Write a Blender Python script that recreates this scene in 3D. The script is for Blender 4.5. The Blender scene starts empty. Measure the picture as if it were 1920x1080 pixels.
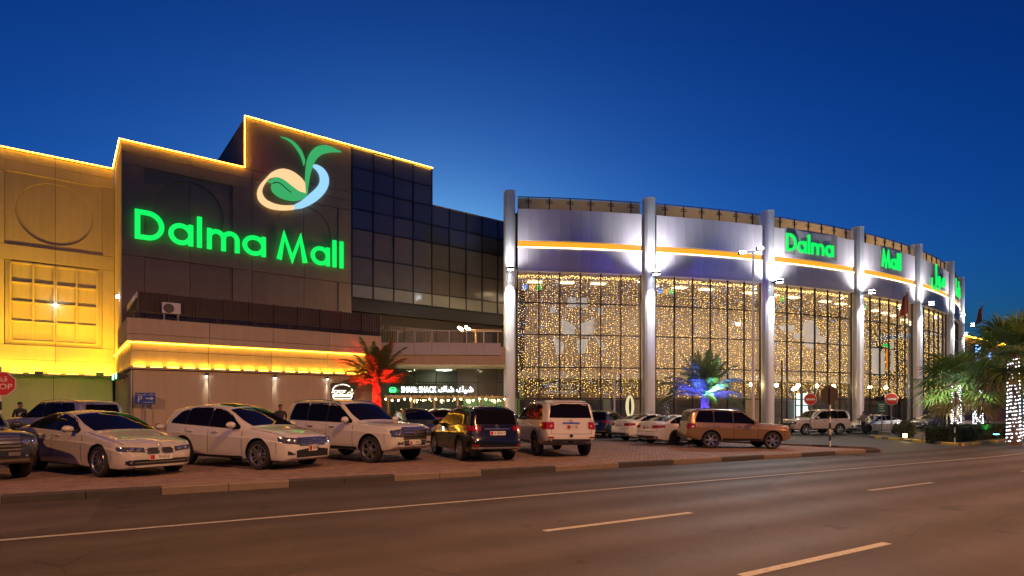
import bpy, bmesh, math, random
from mathutils import Vector, Matrix
from mathutils.bvhtree import BVHTree
random.seed(7)
PI = math.pi
sc = bpy.context.scene
COL = sc.collection

# ------------------------------------------------------------------ camera
FPX = 1107.0                       # focal length in pixels of the 1920 px wide photograph
CAMZ = 1.85
cam = bpy.data.cameras.new('camera')
camo = bpy.data.objects.new('camera', cam)
COL.objects.link(camo)
cam.sensor_width = 36.0
cam.lens = 36.0 * FPX / 1920.0
cam.shift_y = (760 - 540) / 1920.0
cam.clip_end = 3000
cam.clip_start = 0.1
camo.location = (0, 0, CAMZ)
camo.rotation_euler = (PI / 2, 0, 0)
sc.camera = camo

# ------------------------------------------------------------------ dusk sky
world = bpy.data.worlds.new('World')
sc.world = world
world.use_nodes = True
nt = world.node_tree
bg = nt.nodes['Background']
sky = nt.nodes.new('ShaderNodeTexSky')
sky.sky_type = 'NISHITA'
sky.sun_disc = False
sky.sun_elevation = math.radians(3)
sky.sun_rotation = math.radians(-8)
sky.altitude = 0
sky.air_density = 1.0
sky.dust_density = 2.0
sky.ozone_density = 5.0
tint = nt.nodes.new('ShaderNodeMix')
tint.data_type = 'RGBA'
tint.blend_type = 'MULTIPLY'
tint.inputs[0].default_value = 1.0
tint.inputs[7].default_value = (0.45, 1.06, 1.38, 1)     # deep blue hour
dusk = nt.nodes.new('ShaderNodeGamma')                    # steeper fall-off of the twilight arch
dusk.inputs[1].default_value = 1.6
nt.links.new(sky.outputs[0], dusk.inputs[0])
nt.links.new(dusk.outputs[0], tint.inputs[6])
nt.links.new(tint.outputs[2], bg.inputs[0])
bg.inputs[1].default_value = 0.10

# the sun is just gone behind the mall: only a trace of soft light is left
sl = bpy.data.lights.new('sun', 'SUN')
sl.energy = 0.03
sl.angle = math.radians(15)
sl.color = (1.0, 0.8, 0.65)
so = bpy.data.objects.new('sun', sl)
COL.objects.link(so)
so.rotation_euler = (math.radians(84), 0, math.radians(178))

sc.view_settings.view_transform = 'Standard'
sc.view_settings.look = 'None'
sc.view_settings.exposure = 0.0
sc.view_settings.gamma = 1.0
sc.cycles.use_denoising = True
sc.cycles.sample_clamp_indirect = 4.0
sc.cycles.sample_clamp_direct = 0.0
sc.cycles.max_bounces = 8
sc.cycles.diffuse_bounces = 3
sc.cycles.transparent_max_bounces = 24
sc.cycles.caustics_reflective = False
sc.cycles.caustics_refractive = False
sc.cycles.blur_glossy = 0.5

# ------------------------------------------------------------------ helpers
def link(o, parent=None):
    COL.objects.link(o)
    if parent is not None:
        o.parent = parent
    return o

def empty(name, loc=(0, 0, 0), rz=0.0, parent=None):
    o = bpy.data.objects.new(name, None)
    o.empty_display_size = 0.2
    link(o, parent)
    o.location = loc
    o.rotation_euler = (0, 0, rz)
    return o

def tag(o, label=None, cat=None, group=None, kind=None):
    if label: o['label'] = label
    if cat: o['category'] = cat
    if group: o['group'] = group
    if kind: o['kind'] = kind
    return o

def copy_tree(o, parent=None):
    c = o.copy()
    link(c, parent)
    for ch in list(o.children):
        copy_tree(ch, c)
    return c

class MB:
    """collects shapes for one mesh"""
    def __init__(s):
        s.v = []; s.f = []; s.m = []
    def add(s, vs, fs, mi=0):
        b = len(s.v)
        s.v += [tuple(p) for p in vs]
        s.f += [tuple(i + b for i in f) for f in fs]
        s.m += [mi] * len(fs)
    def box(s, x0, x1, y0, y1, z0, z1, mi=0, M=None):
        vs = [(x, y, z) for x in (x0, x1) for y in (y0, y1) for z in (z0, z1)]
        if M is not None: vs = [M @ Vector(p) for p in vs]
        s.add(vs, [(0, 1, 3, 2), (4, 6, 7, 5), (0, 4, 5, 1), (2, 3, 7, 6), (0, 2, 6, 4), (1, 5, 7, 3)], mi)
    def bbox(s, x0, x1, y0, y1, z0, z1, b=0.02, mi=0, M=None):
        """box with chamfered edges"""
        bm = bmesh.new()
        bmesh.ops.create_cube(bm, size=1)
        for v in bm.verts:
            v.co = Vector(((x0 + x1) / 2 + v.co.x * (x1 - x0), (y0 + y1) / 2 + v.co.y * (y1 - y0), (z0 + z1) / 2 + v.co.z * (z1 - z0)))
        bmesh.ops.bevel(bm, geom=bm.edges[:], offset=b, segments=2, affect='EDGES', profile=0.7)
        bm.verts.index_update()
        vs = [v.co.copy() for v in bm.verts]
        if M is not None: vs = [M @ p for p in vs]
        s.add(vs, [[v.index for v in f.verts] for f in bm.faces], mi)
        bm.free()
    def prism(s, poly, h0, h1, fn, mi=0):
        """poly: 2-D outline; fn(a, b, h) -> 3-D point"""
        n = len(poly)
        vs = [fn(a, b, h0) for a, b in poly] + [fn(a, b, h1) for a, b in poly]
        fs = [tuple(range(n))[::-1], tuple(range(n, 2 * n))]
        fs += [(i, (i + 1) % n, n + (i + 1) % n, n + i) for i in range(n)]
        s.add(vs, fs, mi)
    def tube(s, pts, r, n=8, mi=0, cap=True, closed=False):
        pts = [Vector(p) for p in pts]
        rs = r if isinstance(r, (list, tuple)) else [r] * len(pts)
        rings = []
        up0 = Vector((0, 0, 1))
        N = len(pts)
        for i, p in enumerate(pts):
            a = pts[(i - 1) % N] if (i > 0 or closed) else p
            b = pts[(i + 1) % N] if (i < N - 1 or closed) else p
            t = (b - a).normalized()
            up = up0 if abs(t.z) < 0.95 else Vector((0, 1, 0))
            x = t.cross(up).normalized(); y = x.cross(t)
            rings.append([p + (x * math.cos(2 * PI * k / n) + y * math.sin(2 * PI * k / n)) * rs[i] for k in range(n)])
        b = len(s.v)
        for rg in rings: s.v += [tuple(q) for q in rg]
        M = N if closed else N - 1
        for i in range(M):
            j = (i + 1) % N
            for k in range(n):
                s.f.append((b + i * n + k, b + i * n + (k + 1) % n, b + j * n + (k + 1) % n, b + j * n + k)); s.m.append(mi)
        if cap and not closed:
            s.f.append(tuple(b + k for k in range(n))[::-1]); s.m.append(mi)
            s.f.append(tuple(b + (N - 1) * n + k for k in range(n))); s.m.append(mi)
    def lathe(s, prof, n=24, M=None, mi=0):
        """prof: (r, z) pairs turned about z"""
        b = len(s.v)
        for r, z in prof:
            for k in range(n):
                p = Vector((r * math.cos(2 * PI * k / n), r * math.sin(2 * PI * k / n), z))
                if M is not None: p = M @ p
                s.v.append(tuple(p))
        for i in range(len(prof) - 1):
            for k in range(n):
                s.f.append((b + i * n + k, b + i * n + (k + 1) % n, b + (i + 1) * n + (k + 1) % n, b + (i + 1) * n + k)); s.m.append(mi)
    def ball(s, c, r, n=10, m=6, mi=0, sq=(1, 1, 1)):
        prof = []
        M = Matrix.Translation(Vector(c)) @ Matrix.Diagonal((sq[0], sq[1], sq[2], 1))
        for i in range(m + 1):
            a = -PI / 2 + PI * i / m
            prof.append((max(r * math.cos(a), 1e-4), r * math.sin(a)))
        s.lathe(prof, n, M, mi)
    def mesh(s, name, mats, smooth=None):
        me = bpy.data.meshes.new(name)
        me.from_pydata(s.v, [], s.f)
        for m in (mats if isinstance(mats, (list, tuple)) else [mats]): me.materials.append(m)
        me.polygons.foreach_set('material_index', s.m)
        if smooth is not None:
            me.polygons.foreach_set('use_smooth', [True] * len(me.polygons))
            me.set_sharp_from_angle(angle=math.radians(smooth))
        me.update()
        return me
    def build(s, name, mats, parent=None, smooth=None):
        return link(bpy.data.objects.new(name, s.mesh(name, mats, smooth)), parent)

def fix_normals(me):
    bm = bmesh.new(); bm.from_mesh(me)
    bmesh.ops.recalc_face_normals(bm, faces=bm.faces[:])
    bm.to_mesh(me); bm.free()

def inst(me, name, parent, loc=(0, 0, 0), rz=0.0):
    o = bpy.data.objects.new(name, me)
    link(o, parent)
    o.location = loc
    o.rotation_euler = (0, 0, rz)
    return o

# ------------------------------------------------------------------ materials
MATS = {}
def mat(name, col, rough=0.6, metal=0.0, noise=0.0, nscale=4.0, bump=0.0, bscale=60.0, coat=0.0, spec=0.5, streak=0.0, island=0.0, grain=0.0, objr=0.0, emit=None, estr=0.0, sample=True, alpha=None, stretch=(1, 1, 1)):
    if name in MATS: return MATS[name]
    m = bpy.data.materials.new(name)
    m.use_nodes = True
    t = m.node_tree; N = t.nodes; L = t.links
    p = N['Principled BSDF']
    p.inputs['Base Color'].default_value = (*col, 1)
    p.inputs['Roughness'].default_value = rough
    p.inputs['Metallic'].default_value = metal
    p.inputs['Specular IOR Level'].default_value = spec
    if coat:
        p.inputs['Coat Weight'].default_value = coat
        p.inputs['Coat Roughness'].default_value = 0.03
    if emit:
        p.inputs['Emission Color'].default_value = (*emit, 1)
        p.inputs['Emission Strength'].default_value = estr
        if not sample: m.cycles.emission_sampling = 'NONE'
    tc = N.new('ShaderNodeTexCoord')
    mp = N.new('ShaderNodeMapping'); mp.inputs['Scale'].default_value = stretch
    L.new(tc.outputs['Object'], mp.inputs['Vector'])
    cur = None
    def mul(fac_socket, lo, hi, prev):
        mr = N.new('ShaderNodeMapRange'); mr.inputs['To Min'].default_value = lo; mr.inputs['To Max'].default_value = hi
        L.new(fac_socket, mr.inputs['Value'])
        mx = N.new('ShaderNodeMix'); mx.data_type = 'RGBA'; mx.blend_type = 'MULTIPLY'; mx.inputs[0].default_value = 1
        if prev is None: mx.inputs[6].default_value = (*col, 1)
        else: L.new(prev, mx.inputs[6])
        L.new(mr.outputs[0], mx.inputs[7])
        return mx.outputs[2]
    if noise:
        n1 = N.new('ShaderNodeTexNoise'); n1.inputs['Scale'].default_value = nscale; n1.inputs['Detail'].default_value = 6
        n1.inputs['Roughness'].default_value = 0.65
        L.new(mp.outputs[0], n1.inputs['Vector'])
        cur = mul(n1.outputs['Fac'], 1 - noise, 1 + noise, cur)
        mr = N.new('ShaderNodeMapRange'); mr.inputs['To Min'].default_value = max(rough - 0.12, 0.02); mr.inputs['To Max'].default_value = min(rough + 0.12, 1)
        L.new(n1.outputs['Fac'], mr.inputs['Value']); L.new(mr.outputs[0], p.inputs['Roughness'])
    if streak:
        m2 = N.new('ShaderNodeMapping'); m2.inputs['Scale'].default_value = (5, 5, 0.35)
        L.new(tc.outputs['Object'], m2.inputs['Vector'])
        n2 = N.new('ShaderNodeTexNoise'); n2.inputs['Scale'].default_value = 1.0; n2.inputs['Detail'].default_value = 4
        L.new(m2.outputs[0], n2.inputs['Vector'])
        cur = mul(n2.outputs['Fac'], 1 - streak, 1 + streak, cur)
    if objr:
        oi = N.new('ShaderNodeObjectInfo')
        cur = mul(oi.outputs['Random'], 1 - objr, 1 + objr, cur)
    if grain:
        n4 = N.new('ShaderNodeTexNoise'); n4.inputs['Scale'].default_value = 55; n4.inputs['Detail'].default_value = 3
        L.new(tc.outputs['Object'], n4.inputs['Vector'])
        cur = mul(n4.outputs['Fac'], 1 - grain, 1 + grain, cur)
    if island:
        g = N.new('ShaderNodeNewGeometry')
        cur = mul(g.outputs['Random Per Island'], 1 - island, 1 + island, cur)
    if cur is not None: L.new(cur, p.inputs['Base Color'])
    if bump:
        n3 = N.new('ShaderNodeTexNoise'); n3.inputs['Scale'].default_value = bscale; n3.inputs['Detail'].default_value = 4
        L.new(mp.outputs[0], n3.inputs['Vector'])
        b = N.new('ShaderNodeBump'); b.inputs['Strength'].default_value = bump; b.inputs['Distance'].default_value = 0.02
        L.new(n3.outputs['Fac'], b.inputs['Height']); L.new(b.outputs[0], p.inputs['Normal'])
    MATS[name] = m
    return m

def glow(name, col, strength, sample=True):
    return mat(name, (0.02, 0.02, 0.02), rough=0.4, emit=col, estr=strength, sample=sample)

def glass_mat(name, tint=(1, 1, 1), refl=0.06, refl_graze=0.7):
    """thin pane: sees through, reflects more at grazing angles"""
    if name in MATS: return MATS[name]
    m = bpy.data.materials.new(name); m.use_nodes = True
    t = m.node_tree; N = t.nodes; L = t.links
    N.remove(N['Principled BSDF'])
    out = N['Material Output']
    tr = N.new('ShaderNodeBsdfTransparent'); tr.inputs[0].default_value = (*tint, 1)
    gl = N.new('ShaderNodeBsdfGlossy'); gl.inputs['Roughness'].default_value = 0.015
    lw = N.new('ShaderNodeLayerWeight'); lw.inputs['Blend'].default_value = 0.25
    mr = N.new('ShaderNodeMapRange'); mr.inputs['To Min'].default_value = refl; mr.inputs['To Max'].default_value = refl_graze
    mx = N.new('ShaderNodeMixShader')
    pwn = N.new('ShaderNodeMath'); pwn.operation = 'POWER'; pwn.inputs[1].default_value = 4.0
    lw.inputs['Blend'].default_value = 0.5
    L.new(lw.outputs['Facing'], pwn.inputs[0]); L.new(pwn.outputs[0], mr.inputs['Value']); L.new(mr.outputs[0], mx.inputs[0])
    L.new(tr.outputs[0], mx.inputs[1]); L.new(gl.outputs[0], mx.inputs[2]); L.new(mx.outputs[0], out.inputs[0])
    MATS[name] = m
    return m

M_ASPH = mat('asphalt', (0.085, 0.066, 0.055), 0.55, noise=0.5, nscale=0.55, bump=0.6, bscale=70, grain=0.7)
M_LOT = mat('lot_asphalt', (0.075, 0.072, 0.070), 0.7, noise=0.3, nscale=0.7, bump=0.4, bscale=70)
M_PAVER = mat('paver', (0.25, 0.17, 0.145), 0.75, noise=0.25, nscale=2.0, bump=0.3, bscale=120, island=0.22)
M_JOINT = mat('paver_joint', (0.10, 0.08, 0.07), 0.9, noise=0.2)
M_KERB_L = mat('kerb_light', (0.20, 0.155, 0.125), 0.8, noise=0.35, nscale=5, bump=0.3, bscale=80)
M_KERB_D = mat('kerb_dark', (0.05, 0.045, 0.045), 0.7, noise=0.4, nscale=6, bump=0.3, bscale=80)
M_KERB_Y = mat('kerb_yellow', (0.62, 0.40, 0.03), 0.6, noise=0.25, nscale=6)
M_LINE = mat('line_paint', (0.34, 0.32, 0.29), 0.7, noise=0.55, nscale=9, grain=0.8)
def road_material():
    """asphalt with polished wheel tracks, patches, cracks and coarse grain"""
    m = M_ASPH; t = m.node_tree; N = t.nodes; L = t.links; p = N['Principled BSDF']
    prev = p.inputs['Base Color'].links[0].from_socket
    tc = N.new('ShaderNodeTexCoord'); mp = N.new('ShaderNodeMapping'); mp.inputs['Rotation'].default_value = (0, 0, -math.radians(32.4))
    L.new(tc.outputs['Object'], mp.inputs['Vector'])
    sx = N.new('ShaderNodeSeparateXYZ'); L.new(mp.outputs[0], sx.inputs[0])
    def math_(op, a, b=None):
        n = N.new('ShaderNodeMath'); n.operation = op
        for i, q in enumerate((a, b)):
            if q is None: continue
            if isinstance(q, (int, float)): n.inputs[i].default_value = q
            else: L.new(q, n.inputs[i])
        return n.outputs[0]
    def tex(kind, scale, sc=(1, 1, 1), detail=4):
        mm = N.new('ShaderNodeMapping'); mm.inputs['Scale'].default_value = sc; L.new(mp.outputs[0], mm.inputs['Vector'])
        n = N.new(kind); n.inputs['Scale'].default_value = scale
        if kind == 'ShaderNodeTexNoise': n.inputs['Detail'].default_value = detail
        L.new(mm.outputs[0], n.inputs['Vector']); return n
    wob = tex('ShaderNodeTexNoise', .12)
    v = math_('ADD', sx.outputs[1], math_('MULTIPLY', wob.outputs['Fac'], .5))
    track = math_('ABSOLUTE', math_('SINE', math_('MULTIPLY', math_('ADD', v, -4.2), PI / 1.48)))       # two tracks in each lane
    track = math_('POWER', track, 2.0)
    strk = tex('ShaderNodeTexNoise', .5, (.12, 2.2, 1), 6)                                              # long streaks along the traffic
    pat = tex('ShaderNodeTexVoronoi', .16, (.55, 1.0, 1)); 
    crk = tex('ShaderNodeTexVoronoi', .55, (.8, 1, 1)); crk.feature = 'DISTANCE_TO_EDGE'
    ns = tex('ShaderNodeTexNoise', 2.0); 
    edge = math_('LESS_THAN', math_('ADD', crk.outputs['Distance'], math_('MULTIPLY', ns.outputs['Fac'], .03)), .0215)
    mask = tex('ShaderNodeTexNoise', .22)
    edge = math_('MULTIPLY', edge, math_('GREATER_THAN', mask.outputs['Fac'], .5))
    sp = tex('ShaderNodeTexNoise', 1.3, (1, 1, 1), 5)
    spot = math_('GREATER_THAN', sp.outputs['Fac'], .685)                                               # oil spots
    f = math_('ADD', .72, math_('MULTIPLY', track, .22))
    f = math_('ADD', f, math_('MULTIPLY', math_('SUBTRACT', strk.outputs['Fac'], .5), .8))
    sep = N.new('ShaderNodeSeparateColor'); L.new(pat.outputs['Color'], sep.inputs[0])
    f = math_('ADD', f, math_('MULTIPLY', math_('SUBTRACT', sep.outputs[0], .5), .42))
    f = math_('MULTIPLY', f, math_('SUBTRACT', 1.0, math_('MULTIPLY', edge, .28)))
    f = math_('MULTIPLY', f, math_('SUBTRACT', 1.0, math_('MULTIPLY', spot, .4)))
    mx = N.new('ShaderNodeMix'); mx.data_type = 'RGBA'; mx.blend_type = 'MULTIPLY'; mx.inputs[0].default_value = 1
    L.new(prev, mx.inputs[6]); L.new(f, mx.inputs[7]); L.new(mx.outputs[2], p.inputs['Base Color'])
    for l in list(p.inputs['Roughness'].links): L.remove(l)
    L.new(math_('SUBTRACT', .66, math_('MULTIPLY', track, .10)), p.inputs['Roughness'])
    p.inputs['Specular IOR Level'].default_value = .28
road_material()
M_SAND = mat('sand_ground', (0.20, 0.16, 0.12), 0.95, noise=0.3, nscale=0.3, bump=0.3)
M_TAUPE = mat('taupe_cladding', (0.31, 0.23, 0.155), 0.75, noise=0.12, nscale=1.2, bump=0.12, bscale=150, streak=0.14, objr=0.07)
M_CREAM = mat('cream_render', (0.62, 0.50, 0.33), 0.8, noise=0.12, nscale=1.0, bump=0.15, bscale=120, streak=0.13, objr=0.05)
M_SAND_W = mat('sand_render', (0.42, 0.34, 0.25), 0.8, noise=0.12, nscale=0.8, bump=0.15, bscale=120, streak=0.14, objr=0.06)
M_GROOVE = mat('joint_dark', (0.06, 0.05, 0.045), 0.9)
M_SILVER = mat('silver_cladding', (0.70, 0.63, 0.64), 0.45, metal=0.05, noise=0.08, nscale=1.5, streak=0.10, objr=0.06)
M_COLUMN = mat('column_cladding', (0.60, 0.59, 0.58), 0.45, metal=0.2, noise=0.08, nscale=1.5, streak=0.05)
M_FRAME = mat('dark_frame', (0.03, 0.03, 0.033), 0.4, metal=0.5)
M_BLACK = mat('black_fascia', (0.012, 0.012, 0.014), 0.35, noise=0.2)
M_WHITEP = mat('white_panel', (0.62, 0.60, 0.57), 0.5, noise=0.08, nscale=1.5, streak=0.06)
M_BROWN_SHEET = mat('brown_sheet', (0.085, 0.058, 0.045), 0.6, noise=0.25, nscale=2, streak=0.25)
M_METAL = mat('grey_metal', (0.35, 0.35, 0.36), 0.4, metal=0.8, noise=0.1)
M_DARKMETAL = mat('dark_metal', (0.05, 0.045, 0.045), 0.45, metal=0.6, noise=0.2)
M_WHITE = mat('white_paint', (0.75, 0.74, 0.72), 0.5, noise=0.08)
M_RED = mat('red_paint', (0.55, 0.03, 0.025), 0.45, noise=0.1)
M_BLUE = mat('blue_paint', (0.02, 0.08, 0.42), 0.45, noise=0.1)
M_GREENS = mat('green_paint', (0.01, 0.28, 0.16), 0.45, noise=0.1)
M_BACKS = mat('sign_back', (0.045, 0.032, 0.026), 0.6, noise=0.25)
M_WOOD = mat('timber', (0.25, 0.15, 0.07), 0.7, noise=0.3, nscale=3, stretch=(1, 1, 8))
M_GLASS = glass_mat('shop_glass', (0.93, 0.94, 0.93), 0.05, 0.6)
M_AMBER = glow('amber_led', (1.0, 0.46, 0.025), 26.0)
M_AMBER2 = glow('amber_band', (1.0, 0.40, 0.012), 1.1)
M_COLD = glow('cold_lamp', (0.88, 0.96, 1.0), 60.0)
M_WARMB = glow('warm_bulb', (1.0, 0.72, 0.36), 40.0)
M_GREEN = glow('green_letter', (0.004, 0.90, 0.12), 1.15)

# ------------------------------------------------------------------ survey: directions of the place
DR = Vector((0.844, 0.536)); NR = Vector((-0.536, 0.844))     # along the road, from the road to the mall
def uv(X, Y): return X * DR.x + Y * DR.y, X * NR.x + Y * NR.y
def xy(u, v): return u * DR.x + v * NR.x, u * DR.y + v * NR.y
def gz(X, Y):                                                # the street falls gently to the right
    u = X * DR.x + Y * DR.y
    return -0.0125 * (min(max(u, -25), 30) - 8)
PAVE = 0.15

def text_mesh(body, size, depth, name='text'):
    c = bpy.data.curves.new(name, 'FONT')
    c.body = body; c.size = size; c.extrude = depth
    c.align_x = 'CENTER'; c.align_y = 'CENTER'
    c.resolution_u = 3
    o = bpy.data.objects.new(name, c)
    COL.objects.link(o)
    dg = bpy.context.evaluated_depsgraph_get()
    me = bpy.data.meshes.new_from_object(o.evaluated_get(dg))
    bpy.data.objects.remove(o); bpy.data.curves.remove(c)
    me.name = name
    return me

def text_obj(body, size, depth, material, parent, M, name='lettering'):
    """lettering in the local plane x right, z up, reading from -y"""
    me = text_mesh(body, size, depth, name)
    me.transform(M @ Matrix.Rotation(PI / 2, 4, 'X'))
    me.materials.clear(); me.materials.append(material)
    return link(bpy.data.objects.new(name, me), parent)

def lamp(kind, loc, power, col, parent=None, radius=0.05, aim=None, spot=60, blend=0.5, size=None, size_y=None, name='lamp'):
    l = bpy.data.lights.new(name, kind)
    l.energy = power; l.color = col
    if kind == 'SPOT':
        l.spot_size = math.radians(spot); l.spot_blend = blend; l.shadow_soft_size = radius
    elif kind == 'POINT': l.shadow_soft_size = radius
    elif kind == 'AREA':
        if size_y: l.shape = 'RECTANGLE'; l.size = size; l.size_y = size_y
        else: l.size = size or 0.3
    o = bpy.data.objects.new(name, l)
    link(o, parent)
    o.location = loc
    if aim is not None:
        o.rotation_euler = Vector(aim).to_track_quat('-Z', 'Y').to_euler()
    return o
# ================================================================== GROUND
def sheet(name, us, vs, z, material, cond=None):
    """a ground sheet in road coordinates that follows the fall of the street"""
    mb = MB(); idx = {}
    for i, u in enumerate(us):
        for j, v in enumerate(vs):
            X, Y = xy(u, v); idx[i, j] = len(mb.v)
            mb.v.append((X, Y, gz(X, Y) + z))
    for i in range(len(us) - 1):
        for j in range(len(vs) - 1):
            mb.f.append((idx[i, j], idx[i + 1, j], idx[i + 1, j + 1], idx[i, j + 1])); mb.m.append(0)
    return mb.build(name, material)

UG = [-900, -200, -60, -25, 0, 30, 60, 200, 900]
o = sheet('ground', UG, [-900, -200, -30, 0, 13, 60, 200, 900], -0.03, M_SAND); tag(o, kind='structure')
KV = 13.45                                                   # kerb line
o = sheet('road', UG, [-9.0, 0, KV + 0.02], 0.0, M_ASPH); tag(o, kind='structure')
road = o
# driveway that leaves the road on the right and passes the mall entrance
o = sheet('driveway', [20, 30, 45, 60, 110], [KV + 0.02, 20, 40, 60, 80], -0.004, M_LOT); tag(o, kind='structure')

# painted lines of the road: each dash is a piece
def dash(u0, u1, v, w, name='lane_dash'):
    mb = MB()
    q = []
    for (u, vv) in ((u0, v - w / 2), (u1, v - w / 2), (u1, v + w / 2), (u0, v + w / 2)):
        X, Y = xy(u, vv); q.append((X, Y, gz(X, Y) + 0.005))
    mb.add(q, [(0, 1, 2, 3)])
    return mb.build(name, M_LINE, road)
for v, off in ((6.93, 4.95), (4.0, 5.43)):
    for k in range(-4, 12):
        u = off + k * 9.0
        dash(u, u + 3.1, v, 0.12)
for a, b in ((-60, -25), (-25, 30), (30, 120)):
    dash(a, b, 9.9, 0.11, 'edge_line')

# the raised parking court: paving bed, block pavers, kerbstones
def court_edge(v):                                            # right-hand end of the court
    return 27.6 - max(0.0, v - KV - 1.0) * 0.12
UE = 27.4
bed = MB(); us = [-120, -25, 0, 14, UE]
for j, (v0, v1) in enumerate(((KV + 0.15, 23.0), (23.0, 60.0))):
    for i in range(len(us) - 1):
        q = []
        for (u, v) in ((us[i], v0), (us[i + 1], v0), (us[i + 1], v1), (us[i], v1)):
            if u == UE: u = UE - (v - KV) * 0.28 - 0.02
            X, Y = xy(u, v); q.append((X, Y, gz(X, Y) + PAVE - (0.012 if j == 0 else 0.0)))
        bed.add(q, [(0, 1, 2, 3)], j)
court = bed.build('parking_court', [M_JOINT, M_LOT]); tag(court, kind='structure')
pv = MB()
PW, PH = 0.21, 0.105
r = random.Random(3)
v = KV + 0.16; row = 0
while v < 22.9:
    u = -17.0 + (PW / 2 if row % 2 else 0)
    while u < UE - (v - KV) * 0.28 - 0.2:
        X, Y = xy(u, v)
        if Y > 2 and abs(X / Y) < 0.95:
            g = 0.005; dz = r.uniform(-0.0025, 0.0025)
            b = len(pv.v)
            for (uu, vv) in ((u + g, v + g), (u + PW - g, v + g), (u + PW - g, v + PH - g), (u + g, v + PH - g)):
                x, y = xy(uu, vv); z = gz(x, y) + PAVE + dz
                pv.v.append((x, y, z)); pv.v.append((x, y, z - 0.016))
            pv.f += [(b, b + 2, b + 4, b + 6)] + [(b + 2 * k, b + 2 * k + 1, b + (2 * k + 3) % 8, b + (2 * k + 2) % 8) for k in range(4)]
            pv.m += [0] * 5
        u += PW
    v += PH; row += 1
o = pv.build('paver', M_PAVER, court); tag(o, kind='stuff')

def kerb_piece(p0, p1, h, w, material, parent, z0=-0.05, name='kerbstone', side=1):
    """one stone from p0 to p1 (x, y), its body to the left of the run"""
    mb = MB()
    a = Vector(p0); b = Vector(p1); t = (b - a).normalized(); n = Vector((-t.y, t.x)) * side
    a = a + t * 0.006; b = b - t * 0.006
    prof = [(0, z0), (0.0, h - 0.03), (0.03, h), (w, h), (w, z0)]
    vs = []
    for e in (a, b):
        for q, z in prof:
            P = e + n * q; vs.append((P.x, P.y, gz(P.x, P.y) + z))
    fs = [(0, 1, 2, 3, 4), (9, 8, 7, 6, 5)] + [(i, i + 5, (i + 1) % 5 + 5, (i + 1) % 5) for i in range(5)]
    mb.add(vs, fs)
    return mb.build(name, material, parent)
u = -14.0; k = 0
while u < UE - 0.3:
    kerb_piece(xy(u, KV), xy(u + 1.2, KV), PAVE + 0.012, 0.15, M_KERB_D if (k // 2) % 2 else M_KERB_L, court)
    u += 1.2; k += 1
for a, b in ((-60, -38), (-38, -25), (-25, -14.0)):
    kerb_piece(xy(a, KV), xy(b, KV), PAVE + 0.012, 0.15, M_KERB_L, court)
# rounded return of the kerb along the driveway
pts = [(u, KV)]
for i in range(1, 5):
    a = i / 4 * math.radians(100)
    pts.append((u + 0.9 * math.sin(a), KV + 0.9 * (1 - math.cos(a))))
for i in range(1, 22):
    pts.append((pts[4][0] - i * 0.3, pts[4][1] + i * 1.1))
for i in range(len(pts) - 1):
    kerb_piece(xy(*pts[i]), xy(*pts[i + 1]), PAVE + 0.012, 0.15, M_KERB_L if i < 5 or (i // 2) % 2 else M_KERB_D, court)

# planted island on the right with yellow and grey kerbstones
isl = [(36.4, 13.45), (36.9, 14.6), (38.0, 16.5), (39.3, 18.4), (41.0, 20.4), (43.0, 20.9), (47.0, 20.2), (60.0, 18.2), (95, 14.5), (95, 13.45)]
mb = MB()
mb.add([(*xy(u, v), gz(*xy(u, v)) + 0.11) for u, v in isl], [tuple(range(len(isl)))])
island = mb.build('planted_island', M_SAND); tag(island, kind='structure')
fine = []
for i in range(8):
    (u0, v0), (u1, v1) = isl[i], isl[i + 1]
    n = max(1, round(math.hypot(u1 - u0, v1 - v0) / 1.0))
    for k in range(n): fine.append((u0 + (u1 - u0) * k / n, v0 + (v1 - v0) * k / n))
for i in range(min(len(fine) - 1, 26)):
    kerb_piece(xy(*fine[i]), xy(*fine[i + 1]), 0.15, 0.16, M_KERB_Y if i % 2 == 0 else M_KERB_L, island, side=-1)
for k in range(20):
    kerb_piece(xy(36.4 + k * 1.2, 13.45), xy(37.6 + k * 1.2, 13.45), 0.15, 0.16, M_KERB_Y if k % 2 else M_KERB_L, island)
# ================================================================== MALL, LEFT BLOCK
BA = math.radians(37.4)
P0 = Vector((-22.55, 34.1))
dB = Vector((math.cos(BA), math.sin(BA))); mB = Vector((-dB.y, dB.x))
def on(depth, px, py):
    """where the sight line through a surveyed point meets the wall plane at that depth: (s, z)"""
    q = (px - 960) / FPX
    o = P0 + mB * depth
    s = (q * o.y - o.x) / (dB.x - q * dB.y)
    return s, CAMZ + (760 - py) / FPX * (o.y + dB.y * s)
def wpt(s, depth):
    p = P0 + dB * s + mB * depth
    return p.x, p.y
mall = empty('mall_building', (P0.x, P0.y, 0), BA)
tag(mall, 'taupe mall block with tall stepped tower, dark glass front and amber roofline', 'building')
fz = lambda a, b, h: (a, h, b)
ZA, ZB, ZC = 17.16, 20.48, 17.6
S1, S2, S3 = 7.1, 13.88, 20.45

def panel(parent, poly, y0, y1, material, name='wall_panel'):
    mb = MB(); mb.prism(poly, y1, y0, fz)
    return mb.build(name, material, parent)
def rect(a0, a1, b0, b1, g=0.012): return [(a0 + g, b0 + g), (a1 - g, b0 + g), (a1 - g, b1 - g), (a0 + g, b1 - g)]

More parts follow.
